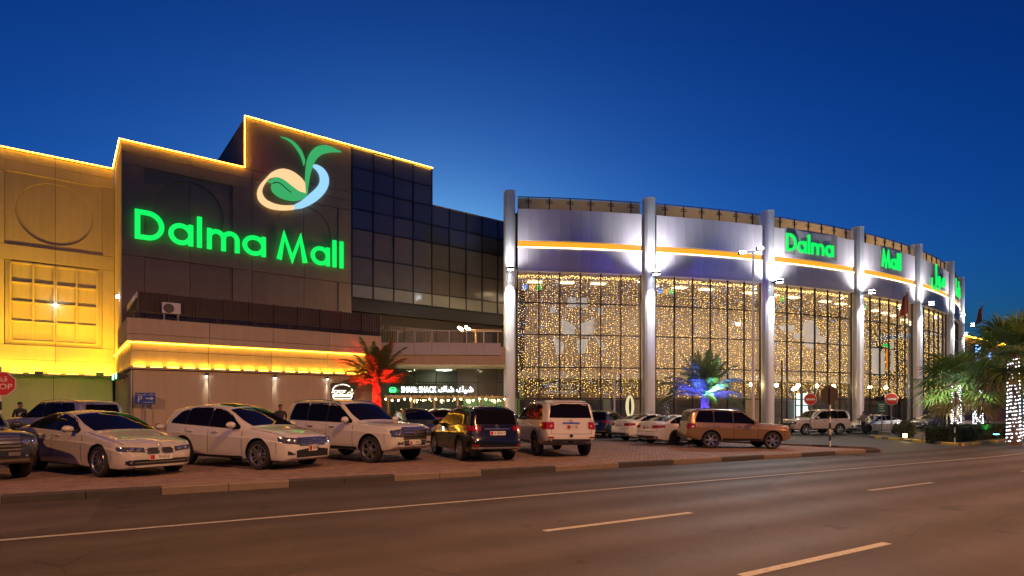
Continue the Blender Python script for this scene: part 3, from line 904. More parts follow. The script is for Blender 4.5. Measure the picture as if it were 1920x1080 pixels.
# dining terrace with festoon bulbs in front of the shop
pg = empty('dining_pergola', (-4.6, 42.5, .0))
tag(pg, 'low timber pergola with warm festoon bulbs below the white shop sign', 'pergola')
for k in range(6):
    x = -4.3 + k * 1.66
    mb = MB(); mb.box(x - .06, x + .06, -.06, .06, -.15, 2.35); mb.build('post', M_WOOD, pg)
mb = MB(); mb.box(-4.5, 4.2, -.07, .07, 2.352, 2.5); mb.build('beam', M_WOOD, pg)
for k in range(22):
    x = -4.4 + k * .4
    mb = MB(); mb.box(x - .03, x + .03, -.9, .9, 2.505, 2.58); mb.build('slat', M_WOOD, pg)
cab = []
for k in range(41):
    x = -4.5 + k * .22
    cab.append((x, -.95, 2.42 - .16 * abs(math.sin(k * PI / 8))))
mb = MB(); mb.tube(cab, .008, 4); mb.build('cable', M_FRAME, pg)
for k in range(1, 41, 2):
    x, y, z = cab[k]
    mb = MB(); mb.ball((x, y, z - .07), .055, 8, 5); mb.build('bulb', M_WARMB, pg)
for k in range(4): lamp('POINT', (-3.4 + k * 2.2, -1.1, 2.2), 40, (1, .7, .36), pg, radius=.2, name='festoon_light')
# ================================================================== MALL, CURVED ENTRANCE HALL
RC = 77.2; A0 = math.radians(3.8); DA = math.radians(8.0)
c1 = Vector((-.2, 44.0))
CC = c1 + Vector((-math.sin(A0), math.cos(A0))) * RC
def arc(a, r, z=None):
    p = (CC.x + r * math.sin(a), CC.y - r * math.cos(a))
    return p if z is None else (*p, z)
hall = empty('entrance_hall', (c1.x, c1.y, 0))
tag(hall, 'curved silver entrance hall with tall glass bays and white lit columns', 'building')
HM = Matrix.Translation((-c1.x, -c1.y, 0))
def hb(mb, name, mats, smooth=None):
    o = mb.build(name, mats, hall, smooth); o.matrix_parent_inverse = HM; return o
def hinst(me, name, a, r, z, rz=0.0):
    o = bpy.data.objects.new(name, me); link(o, hall); o.matrix_parent_inverse = HM
    o.location = arc(a, r, z); o.rotation_euler = (0, 0, a + rz); return o
def hlamp(*a, **k):
    o = lamp(*a, **k); o.parent = hall; o.matrix_parent_inverse = HM; return o
ZG, ZF1, ZF2, ZT = 11.95, 13.62, 14.1, 16.45                # glass top, amber strip, cladding top
NB = 7
hw = math.degrees(.62 / RC) * PI / 180                      # half angle kept free for a column
zr = [-.6, 2.35, 4.70, 7.15, 9.52, ZG]
# shared meshes
wch = 2 * RC * math.sin((DA - 2 * hw) / 12)                 # width of one of six panes
PANES = []
for j in range(5):
    mb = MB(); mb.box(-wch / 2 + .03, wch / 2 - .03, -.01, .01, zr[j] + .03, zr[j + 1] - .03); PANES.append(mb.mesh('pane', M_GLASS))
mb = MB(); mb.box(-.035, .035, -.07, .07, -.6, ZG); MULL = mb.mesh('mullion', M_FRAME)
wc2 = 2 * (RC + .25) * math.sin((DA - 2 * hw) / 24)
mb = MB(); mb.bbox(-wc2 / 2 + .006, wc2 / 2 - .006, 0, .12, 0, ZF1 - ZG - .02, .008); FASL = mb.mesh('fascia_panel', M_SILVER)
mb = MB(); mb.bbox(-wc2 / 2 + .006, wc2 / 2 - .006, 0, .12, 0, ZT - ZF2, .008); FASU = mb.mesh('fascia_panel', M_SILVER)
mb = MB(); mb.box(-.04, .04, -.04, .04, 0, .92); mb.box(-.28, .28, -.02, .02, .50, .55); mb.box(-.24, .24, -.02, .02, .64, .69); POST = mb.mesh('rail_post', M_DARKMETAL)
M_SCREEN = mat('rail_screen', (.30, .24, .18), .7, noise=.3, nscale=2, streak=.2)
_t = M_SCREEN.node_tree; _tr = _t.nodes.new('ShaderNodeBsdfTranslucent'); _tr.inputs[0].default_value = (.55, .42, .27, 1)
_mx = _t.nodes.new('ShaderNodeMixShader'); _mx.inputs[0].default_value = .6
_t.links.new(_t.nodes['Principled BSDF'].outputs[0], _mx.inputs[1]); _t.links.new(_tr.outputs[0], _mx.inputs[2]); _t.links.new(_mx.outputs[0], _t.nodes['Material Output'].inputs[0])
mb = MB(); mb.add([(-wch / 2, 0, .05), (wch / 2, 0, .05), (wch / 2, 0, .88), (-wch / 2, 0, .88)], [(0, 1, 2, 3)]); SCR = mb.mesh('rail_screen', M_SCREEN)
def bay_a(k, t): return A0 + DA * k + hw + (DA - 2 * hw) * t
for k in range(NB):
    for i in range(6):
        a = bay_a(k, (i + .5) / 6)
        for j in range(5):
            if k < 6: hinst(PANES[j], 'pane', a, RC * math.cos((DA - 2 * hw) / 12), 0)
        hinst(SCR, 'rail_screen', a, RC - .05, ZT + .02)
        for e in (.25, .75):
            a2 = bay_a(k, (i + e) / 6)
            hinst(FASL, 'fascia_panel', a2, RC + .25, ZG + .02)
            hinst(FASU, 'fascia_panel', a2, RC + .25, ZF2)
    for i in range(7):
        if k < 6: hinst(MULL, 'mullion', bay_a(k, i / 6), RC, 0)
        if i < 6: hinst(POST, 'rail_post', bay_a(k, (i + .5) / 6), RC + .03, ZT + .02)
    def run(r0, r1, z0, z1, n=6):
        mb = MB()
        for i in range(n):
            a, b = bay_a(k, i / n), bay_a(k, (i + 1) / n)
            vs = [arc(a, r0, z0), arc(b, r0, z0), arc(b, r1, z0), arc(a, r1, z0), arc(a, r0, z1), arc(b, r0, z1), arc(b, r1, z1), arc(a, r1, z1)]
            mb.add(vs, [(0, 1, 2, 3), (7, 6, 5, 4), (0, 4, 5, 1), (1, 5, 6, 2), (2, 6, 7, 3), (3, 7, 4, 0)])
        return mb
    for z in zr[1:-1]:
        if k < 6: hb(run(RC - .06, RC + .055, z - .04, z + .04), 'transom', M_FRAME)
    hb(run(RC - .06, RC + .30, ZG - .14, ZG + .0), 'soffit_frame', M_WHITEP)
    hb(run(RC - .4, RC + .10, ZG + .01, ZT - .02), 'fascia_core', M_GROOVE)
    hb(run(RC + .12, RC + .16, ZF1 + .02, ZF2 - .03), 'amber_band', M_AMBER2)
    hb(run(RC + .20, RC + .29, ZF1 - .055, ZF1 + .02), 'led_strip', glow('white_led', (1, .80, .45), 5))
    hb(run(RC - .03, RC + .06, ZT + .93, ZT + .98), 'handrail', M_DARKMETAL)

# columns with their up and down lights
mb = MB()
prof = [(-.42, .25), (-.42, -.28), (-.30, -.48), (-.1, -.56), (.1, -.56), (.30, -.48), (.42, -.28), (.42, .25)]
for z0, z1 in ((-.8, 2.3), (2.32, 5.6), (5.62, 8.9), (8.92, 12.0), (12.02, 15.2), (15.22, 17.6)):
    mb.prism(prof, z0, z1, lambda a, b, h: (a, b, h))
mb.prism([(p * .97, q * .97) for p, q in prof], -.8, 17.55, lambda a, b, h: (a, b, h))
mb.prism([(p * 1.04, q * 1.04) for p, q in prof], 17.6, 17.68, lambda a, b, h: (a, b, h))
COLM = mb.mesh('column', M_COLUMN); fix_normals(COLM)
mb = MB(); mb.bbox(-.24, .24, -.42, .0, -.1, .1, .02); mb.box(-.06, .06, .0, .62, -.04, .04); FIX = mb.mesh('column_lamp', M_DARKMETAL)
mb = MB(); mb.box(-.2, .2, -.38, -.06, -.125, -.102); mb.box(-.2, .2, -.38, -.06, .102, .125); LENS = mb.mesh('lamp_lens', M_COLD)
for k in range(NB + 1):
    a = A0 + DA * k
    c = hinst(COLM, 'column', a, RC + .1, 0)
    f = bpy.data.objects.new('column_lamp', FIX); link(f, c); f.location = (0, -1.12, 11.75)
    g = bpy.data.objects.new('lamp_lens', LENS); link(g, c); g.location = (0, -1.12, 11.75)
    P = arc(a, RC + .1 + 1.45)
    out = Vector((math.sin(a), -math.cos(a), 0))
    if k < 7:
        w = 1.0 if k else .25
        hlamp('SPOT', (*P, 11.95), 1900 * w, (.94, .94, 1), radius=.15, aim=-out * .42 + Vector((0, 0, 1)), spot=140, blend=1.0, name='uplight')
        hlamp('SPOT', (*P, 11.55), 4200, (.90, .96, 1), radius=.08, aim=-out * .24 + Vector((0, 0, -1)), spot=66, blend=.8, name='downlight')

# inside: floor, gallery, back wall, ceiling, lamps
M_INWALL = mat('hall_wall', (.46, .38, .31), .7, noise=.2, nscale=.5)
M_INFLOOR = mat('hall_floor', (.42, .36, .30), .25, noise=.15, nscale=.6)
def ring(r0, r1, z0, z1, name, material, a0=A0 + .006, a1=A0 + DA * 6.9, n=40):
    mb = MB()
    for i in range(n):
        a = a0 + (a1 - a0) * i / n; b = a0 + (a1 - a0) * (i + 1) / n
        vs = [arc(a, r0, z0), arc(b, r0, z0), arc(b, r1, z0), arc(a, r1, z0), arc(a, r0, z1), arc(b, r0, z1), arc(b, r1, z1), arc(a, r1, z1)]
        mb.add(vs, [(0, 1, 2, 3), (7, 6, 5, 4), (0, 4, 5, 1), (2, 6, 7, 3)])
    return hb(mb, name, material)
ring(RC - 9.3, RC - 9.0, -.6, 13, 'inner_wall', M_INWALL)
ring(RC - 9.0, RC - .1, -.62, -.13, 'inner_floor', M_INFLOOR)
ring(RC - 9.0, RC - .42, 12.1, 12.3, 'inner_ceiling', M_INWALL)
ring(RC - 9.0, RC - 5.0, 4.1, 4.65, 'gallery', M_WHITEP)
ring(RC - 30, RC - .42, ZT - .3, ZT - .12, 'flat_roof', M_LOT)
ring(RC - 4.3, RC - 4.0, ZT - .1, 17.3, 'roof_parapet', mat('tan_wall', (.46, .36, .25), .8, noise=.2, streak=.2))
for k in range(NB):
    for t in (.2, .5, .8):
        a = bay_a(k, t)
        if k < 6:
            hlamp('AREA', arc(a, RC - 4.5, 11.9), 95 * (.35 if k == 0 else 1), (1, .76, .52), size=2.2, aim=(0, 0, -1), name='hall_light')
            mb = MB(); mb.box(-.6, .6, -.3, .3, 0, .06); o = hb(mb, 'ceiling_lamp', glow('hall_panel', (1, .74, .42), 4)); o.location = arc(a, RC - 4.5, 11.98); o.rotation_euler.z = a
    hlamp('AREA', arc(bay_a(k, .5), RC - 1.6, ZT + .15), (25, 45, 85, 100, 100, 60, 40)[k], (1, .68, .34), size=8, size_y=.3, aim=(math.sin(bay_a(k, .5)), -math.cos(bay_a(k, .5)), .25), name='roof_light')
# wall lamps just inside the glass at door height
for a, s in ((bay_a(1, .02), 1), (bay_a(1, .97), 1), (bay_a(2, .12), .8), (bay_a(2, .38), .7), (bay_a(2, .62), .7), (bay_a(2, .85), .6), (bay_a(3, .3), .5), (bay_a(3, .6), .5)):
    mb = MB(); mb.ball((0, 0, 0), .16, 10, 6); o = hb(mb, 'wall_lamp', M_WARMB); o.location = arc(a, RC - .7, 3.55)
    hlamp('POINT', arc(a, RC - 1.0, 3.55), 60 * s, (1, .72, .36), radius=.2, name='door_light')
# ground-floor partitions and the lit doorway
M_DARKIN = mat('dark_inner', (.06, .05, .05), .5, noise=.3)
for k in range(6):
    a = bay_a(k, .5)
    mb = MB(); mb.box(-4.4, 4.4, -.1, .1, -.13, 2.3); o = hb(mb, 'inner_partition', M_DARKIN); o.location = arc(a, RC - 1.6, 0); o.rotation_euler.z = a
a = bay_a(2, .48)
M_DOORL = glow('doorway_glow', (.85, 1, .95), 1.6)
mb = MB(); mb.box(-.75, .75, -.05, .05, .0, 3.1); o = hb(mb, 'lit_doorway', M_DOORL); o.location = arc(a, RC - 1.2, -.2); o.rotation_euler.z = a  # glowing sheet stands in for the light inside the doorway
mb = MB(); mb.box(-.8, .8, -.04, .04, 2.0, 2.08); mb.box(-.04, .04, -.04, .04, 0, 3.1); mb.box(-.83, -.76, -.05, .05, 0, 3.15); mb.box(.76, .83, -.05, .05, 0, 3.15); o = hb(mb, 'door_frame', M_FRAME); o.location = arc(a, RC - 1.1, -.2); o.rotation_euler.z = a

# fairy-light curtains behind the glass: one per bay
M_FAIRY = glow('fairy_bulb', (1.0, .60, .16), 6.5, sample=False)
M_FAIRYD = glow('fairy_bulb_dim', (1.0, .50, .10), 2.2, sample=False)
M_FAIRYB = glow('fairy_bulb_white', (.75, .72, 1.0), 4, sample=False)
rr = random.Random(11)
ords = ('first bay from the left', 'second bay, behind the blue lit palm', 'third bay, right of the tall lamp post', 'fourth bay, with the white and orange figures', 'fifth bay, behind the fan palm', 'sixth and farthest bay')
def octa(mb, p, r, mi):
    x, y, z = p; b = len(mb.v)
    mb.v += [(x + r, y, z), (x, y + r, z), (x - r, y, z), (x, y - r, z), (x, y, z + r), (x, y, z - r)]
    for i in range(4):
        mb.f.append((b + i, b + (i + 1) % 4, b + 4)); mb.f.append((b + (i + 1) % 4, b + i, b + 5)); mb.m += [mi, mi]
for k in range(6):
    mb = MB()
    ns = 66
    for s in range(ns):
        t = (s + .5 + rr.uniform(-.22, .22)) / ns
        z = ZG - .3; step = .165
        swing = rr.uniform(-.25, .25)
        bottom = 2.42 + rr.uniform(0, .3)
        zz = z - rr.uniform(0, .25)
        while zz > bottom:
            tt = t + rr.uniform(-.30, .30) / ns
            if rr.random() < .93:
                octa(mb, arc(bay_a(k, min(max(tt, .01), .99)), RC - .28 - rr.uniform(0, .12), zz), rr.uniform(.019, .034), 1 if rr.random() < .10 else (2 if rr.random() < .45 else 0))
            zz -= step * rr.uniform(.6, 1.5)
        for q in range(3):
            octa(mb, arc(bay_a(k, min(max(t + rr.uniform(-.5, .5) / ns, .01), .99)), RC - .3, ZG - .28 - rr.uniform(0, .22)), .03, 0)
    o = mb.build('fairy_light_curtain', [M_FAIRY, M_FAIRYB, M_FAIRYD])
    tag(o, 'curtain of warm fairy lights in the ' + ords[k], 'fairy lights', 'fairy-light curtains', 'stuff')

# coloured squares at the top left of each bay, white window pictures
M_BSQ = glow('blue_square', (.12, .35, 1), .9, False); M_OSQ = glow('orange_square', (1, .45, .08), .9, False); M_GSQ = glow('green_square', (.15, .8, .15), .8, False)
for k in range(4):
    s = empty('hanging_stars', arc(bay_a(k, .12), RC - .55, ZG - 1.15), A0 + DA * k)
    tag(s, 'blue, orange and green square ornaments atop the ' + ords[k].split(',')[0], 'ornament', 'square ornaments in the glass bays')
    for i, m in enumerate((M_BSQ, M_OSQ, M_GSQ)):
        mb = MB(); mb.bbox(-.19, .19, -.06, .06, -.19, .19, .02); mb.tube([(0, 0, .15), (0, 0, .75)], .01, 4); o = mb.build('ornament_block', m, s); o.location.x = (i - 1) * .55 * (1 if k == 0 else .9)
M_FROST = mat('frosted_film', (.75, .72, .68), .8, noise=.2, nscale=6, emit=(1, .93, .84), estr=.42, sample=False)  # film is no lamp; its emission stands for light coming through
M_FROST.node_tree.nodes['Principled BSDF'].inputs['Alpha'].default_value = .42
def film(k, t, z, polys, label, name='window_picture'):
    a = bay_a(k, t)
    o = empty(name, arc(a, RC - .16, z), a); tag(o, label, 'window graphic')
    for p in polys:
        mb = MB(); mb.prism(p, -.006, .006, fz); mb.build('film', M_FROST, o)
    return o
def rc(x0, x1, z0, z1): return [(x0, z0), (x1, z0), (x1, z1), (x0, z1)]
w1 = film(0, .48, 6.3, [rc(-.75, -.1, 2.95, 3.7), rc(.1, .75, 2.95, 3.7), [(-1.2, .9), (-.2, .75), (-.2, 1.6), (-1.25, 2.1)], [(.2, .75), (1.2, .9), (1.3, 2.15), (.15, 1.7)],
    [(-1.9, .8), (-1.0, .2), (-1.1, -.5), (-1.6, -.7)], [(-.1, .5), (.9, .6), (.6, -.5), (.1, -.6)], [(1.3, .9), (2.0, .3), (2.3, -.5), (1.7, .1)], rc(-2.1, -1.7, 2.5, 2.95), rc(1.6, 2.0, 2.5, 2.95)],
    'white gift box picture on the glass of the first bay')
o = text_obj('LIFESTYLE', .42, .006, M_FROST, w1, Matrix.Translation((-1.45, 0, -3.0))); o = text_obj('& COMFORT', .42, .006, M_FROST, w1, Matrix.Translation((-1.2, 0, -3.5)))
def blob(cx, cz, rx, rz, n=18, w=.12, ph=0): return [(cx + rx * math.cos(2 * PI * i / n) * (1 + w * math.sin(3 * 2 * PI * i / n + ph)), cz + rz * math.sin(2 * PI * i / n)) for i in range(n)]
film(2, .46, 7.2, [blob(-2.6, 1.1, .9, .3), blob(-1.5, .5, .5, .3), blob(.1, .7, 1.0, 1.25, ph=1), blob(1.5, .3, .4, .35)], 'white cloud and balloon picture on the glass of the third bay')
w4 = film(3, .42, 6.8, [[(-1.9, -2.0), (-.7, -2.2), (-.6, .3), (-1.9, .5)], [(-.4, -2.2), (.4, -2.0), (.3, .2), (-.4, .1)], [(1.4, -1.8), (2.1, -1.8), (2.0, 1.2), (1.5, 1.3)]], 'white figures with orange and green shapes on the glass of the fourth bay')
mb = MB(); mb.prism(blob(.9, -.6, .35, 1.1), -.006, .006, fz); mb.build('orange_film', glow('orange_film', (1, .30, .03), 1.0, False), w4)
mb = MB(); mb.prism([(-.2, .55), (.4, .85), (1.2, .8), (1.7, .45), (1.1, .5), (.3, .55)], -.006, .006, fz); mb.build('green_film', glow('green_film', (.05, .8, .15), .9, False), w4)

# green letters on the curved fascia
def curved_word(k, t0, width, items, h, xh, w, zb, name, label):
    root = empty(name, arc(bay_a(k, t0), RC + .25, zb), bay_a(k, t0)); tag(root, label, 'sign')
    for ch, a, b in items:
        letter(ch, a, b, h, xh, w, -.16, -.06).build('letter', M_GREEN, root)
    # backing board
    mb = MB(); mb.box(-.1, width + .35, -.04, -.008, -.25, h + .5); mb.build('back_board', mat('sign_board', (.36, .33, .32), .6, noise=.1), root)
    return root
x = 0; D1 = []
for ch, w_ in (('D', 1.15), ('a', 1.0), ('l', .24), ('m', 1.5), ('a', 1.0)):
    D1.append((ch, x, x + w_)); x += w_ + .17
curved_word(2, .12, x, D1, 1.45, .98, .22, 14.62, 'fascia_sign', 'green Dalma word on the curved fascia right of the lamp post').rotation_euler.z = bay_a(2, .46)
x = 0; D2 = []
for ch, w_ in (('M', 1.55), ('a', 1.0), ('l', .24), ('l', .24)):
    D2.append((ch, x, x + w_)); x += w_ + .17
curved_word(3, .30, x, D2, 1.45, .98, .22, 14.62, 'fascia_sign', 'green Mall word on the curved fascia, right of the word Dalma').rotation_euler.z = bay_a(3, .6)
for k, t, body, lab, sz in ((4, .52, '\uFEDD\uFEEE\uFEE3', 'green Arabic word with a round loop near the right end of the fascia', 2.9), (5, .45, '\uFE8E\uFEE4\uFEDF\uFEA9', 'green Arabic word on the farthest fascia bay', 2.6)):
    root = empty('fascia_sign', arc(bay_a(k, t), RC + .25, 15.1), bay_a(k, t)); tag(root, lab, 'sign')
    text_obj(body, sz, .05, M_GREEN, root, Matrix.Translation((0, -.12, .15)))
    mb = MB(); mb.box(-1.9, 1.9, -.04, -.008, -.75, 1.3); mb.build('back_board', MATS['sign_board'], root)

# pavement along the hall
mb = MB(); n = 40
for i in range(n):
    a = A0 - .06 + (DA * 7.5 + .06) * i / n; b = A0 - .06 + (DA * 7.5 + .06) * (i + 1) / n
    zs = [gz(*arc(q, RC + 3)) + .14 for q in (a, b)]
    mb.add([arc(a, RC - .1, zs[0]), arc(b, RC - .1, zs[1]), arc(b, RC + 3.2, zs[1]), arc(a, RC + 3.2, zs[0]), arc(a, RC + 3.2, zs[0] - .3), arc(b, RC + 3.2, zs[1] - .3)], [(0, 1, 2, 3), (3, 2, 5, 4)])
o = mb.build('pavement', M_KERB_L); tag(o, kind='structure')

# ------------------------------------------------------------------ far mall wing on the right
fw = empty('far_wing', (*wpt(96, -3), 0), BA)
tag(fw, 'dark far mall wing with amber roofline at the right edge', 'building')
fo = Vector((.772 * 80, 80.0)); fw.location = (fo.x, fo.y, 0)
HF = CAMZ + 128 / FPX * 80
for k in range(12):
    mb = MB(); mb.box(k * 5 - 8 + .02, k * 5 - 3 - .02, 0, .3, -1, HF); mb.build('wall_panel', M_TAUPE, fw)
mb = MB(); mb.box(-8, 52, .3, 20, -1, HF - .3); mb.build('wall', M_GROOVE, fw)
led(fw, [(-8, -.2, HF + .05), (52, -.2, HF + .05)], .08)
mb = MB(); mb.box(-8, 52, -.1, .4, HF, HF + .12); mb.build('coping', M_TAUPE, fw)
bs = empty('neon_sign', (0, 0, 0)); q = Vector((.7895 * 79.5, 79.5))
def far_pt(px, py, off=.3):
    qx = (px - 960) / FPX
    o = fo - mB * off
    s = (qx * o.y - o.x) / (dB.x - qx * dB.y)
    p = o + dB * s
    return p.x, p.y, CAMZ + (760 - py) / FPX * p.y
bs.location = far_pt(1834, 668); bs.rotation_euler.z = BA
tag(bs, 'upright blue neon frame sign on the far dark wing', 'sign')
M_NEON = glow('blue_neon', (.22, .42, 1), 4)
mb = MB(); mb.box(-1.0, 1.0, .1, .25, -1.6, 1.6); mb.build('back_board', M_BLACK, bs)
mb = MB(); mb.tube([(-.9, 0, -1.5), (.9, 0, -1.5), (.9, 0, 1.5), (-.9, 0, 1.5)], .05, 6, closed=True); mb.build('neon_frame', M_NEON, bs)
for i, (z, w_) in enumerate(((1.0, .6), (.55, .5), (.0, .2), (-.55, .6), (-.9, .6), (-1.2, .45))):
    mb = MB(); mb.box(-w_, w_, -.02, .06, z - .07, z + .07); mb.build('neon_bar', M_NEON, bs)
bs2 = empty('neon_sign', far_pt(1856, 668), BA); tag(bs2, 'small blue neon star shape right of the upright neon frame', 'sign')
for k in range(3):
    a = k * PI / 3
    mb = MB(); mb.tube([(-.7 * math.cos(a), 0, -.7 * math.sin(a)), (.7 * math.cos(a), 0, .7 * math.sin(a))], .06, 6); mb.build('neon_bar', M_NEON, bs2)
# ================================================================== CARS
def pw(tab, x, d=0.0):
    """piecewise-linear table with rounded corners"""
    def f(t):
        if t <= tab[0][0]: return tab[0][1]
        for (a, va), (b, vb) in zip(tab, tab[1:]):
            if t <= b: return va + (vb - va) * (t - a) / (b - a)
        return tab[-1][1]
    if d <= 0: return f(x)
    return (f(x - d) + f(x - d / 2) * 2 + f(x) * 2 + f(x + d / 2) * 2 + f(x + d)) / 8
def sm(a, b, x):
    t = min(max((x - a) / (b - a), 0), 1); return t * t * (3 - 2 * t)

M_TYRE = mat('tyre_rubber', (.018, .018, .018), .8, noise=.2, nscale=20)
M_RIM = mat('alloy', (.50, .50, .52), .28, metal=.9, noise=.1, nscale=8)
M_RIMD = mat('dark_alloy', (.04, .04, .045), .3, metal=.8)
M_TINT = mat('tinted_glass', (.006, .005, .006), .03, spec=.16)
M_TRIM = mat('black_trim', (.012, .012, .013), .45, noise=.15, nscale=10)
M_CHROME = mat('chrome', (.62, .60, .57), .16, metal=.9)
M_LAMPG = mat('headlamp_glass', (.10, .10, .11), .12, metal=.4, noise=.6, nscale=22, coat=.7)
M_LENS = mat('lamp_lens_clear', (.8, .8, .82), .05, metal=.9, coat=1.0)
M_TAIL = mat('tail_red', (.30, .006, .006), .12, coat=1.0, noise=.3, nscale=18)
M_ORANGE = mat('indicator', (.7, .22, .02), .2, coat=.5)
M_PLATE = mat('plate_white', (.72, .71, .68), .5)
M_PLATER = mat('plate_red', (.5, .02, .02), .5)
M_INK = mat('ink', (.01, .01, .01), .6)
def paint(name, col, metal=0.0, rough=.30): return mat(name, col, rough, metal=metal, coat=1.0, noise=.03, nscale=3)
P_WHITE = paint('pearl_white', (.60, .575, .545)); P_WHITE2 = paint('solid_white', (.76, .75, .73)); P_BLACK = paint('gloss_black', (.008, .008, .009), rough=.2)
P_GOLD = paint('champagne', (.34, .215, .12), .5, .32); P_GREY = paint('graphite', (.055, .06, .07), .5); P_SILVER = paint('silver', (.45, .46, .47), .6); P_RED = paint('deep_red', (.30, .015, .015)); P_BLUE = paint('night_blue', (.012, .02, .045), .3)

_wheels = {}
def wheel_meshes(r, style):
    key = (round(r, 3), style)
    if key in _wheels: return _wheels[key]
    MX = Matrix.Rotation(PI / 2, 4, 'X')                     # turns the lathe axis onto y, outside = -y
    ty = MB()
    ty.lathe([(r * .70, .10), (r * .93, .115), (r * .985, .09), (r, .06), (r, -.06), (r * .985, -.09), (r * .93, -.115), (r * .70, -.10), (r * .66, -.06)], 40, MX)
    dk = MB(); dk.lathe([(r * .68, .0), (r * .3, .0), (.001, .0)], 32, Matrix.Translation((0, .02, 0)) @ MX); dk.lathe([(r * .5, .03), (r * .5, .05), (.001, .05)], 28, MX)
    rim = MB()
    rim.lathe([(r * .66, -.02), (r * .66, .085), (r * .71, .105), (r * .725, .10), (r * .70, .088), (r * .67, .07)], 40, MX)
    n = {'five': 5, 'ten': 10, 'seven': 7, 'six': 6}[style]
    for k in range(n):
        a = 2 * PI * k / n
        for e in ((-.14, .14) if style in ('five',) else (0,)):
            M = Matrix.Rotation(a, 4, 'Y')
            w0 = {'five': .028, 'ten': .022, 'seven': .035, 'six': .045}[style]
            x0 = r * .12; x1 = r * .68
            q = [(x0, -w0 * .9 + e * .25), (x1, -w0 + e * r * .9), (x1, w0 + e * r * .9), (x0, w0 * .9 + e * .25)]
            vs = [M @ Vector((x, -.075 if i in (0, 3) else -.088, z)) for i, (x, z) in enumerate(q)] + [M @ Vector((x, -.03, z)) for x, z in q]
            rim.add(vs, [(3, 2, 1, 0), (4, 5, 6, 7), (0, 1, 5, 4), (1, 2, 6, 5), (2, 3, 7, 6), (3, 0, 4, 7)])
    rim.lathe([(r * .2, .03), (r * .19, .08), (r * .12, .09), (.001, .092)], 16, MX)
    rimm = M_RIMD if style == 'seven' else M_RIM
    res = (dk.mesh('wheel', M_RIMD, 40), ty.mesh('tyre', M_TYRE, 40), rim.mesh('rim', rimm, 35))
    for m in res: fix_normals(m)
    _wheels[key] = res
    return res

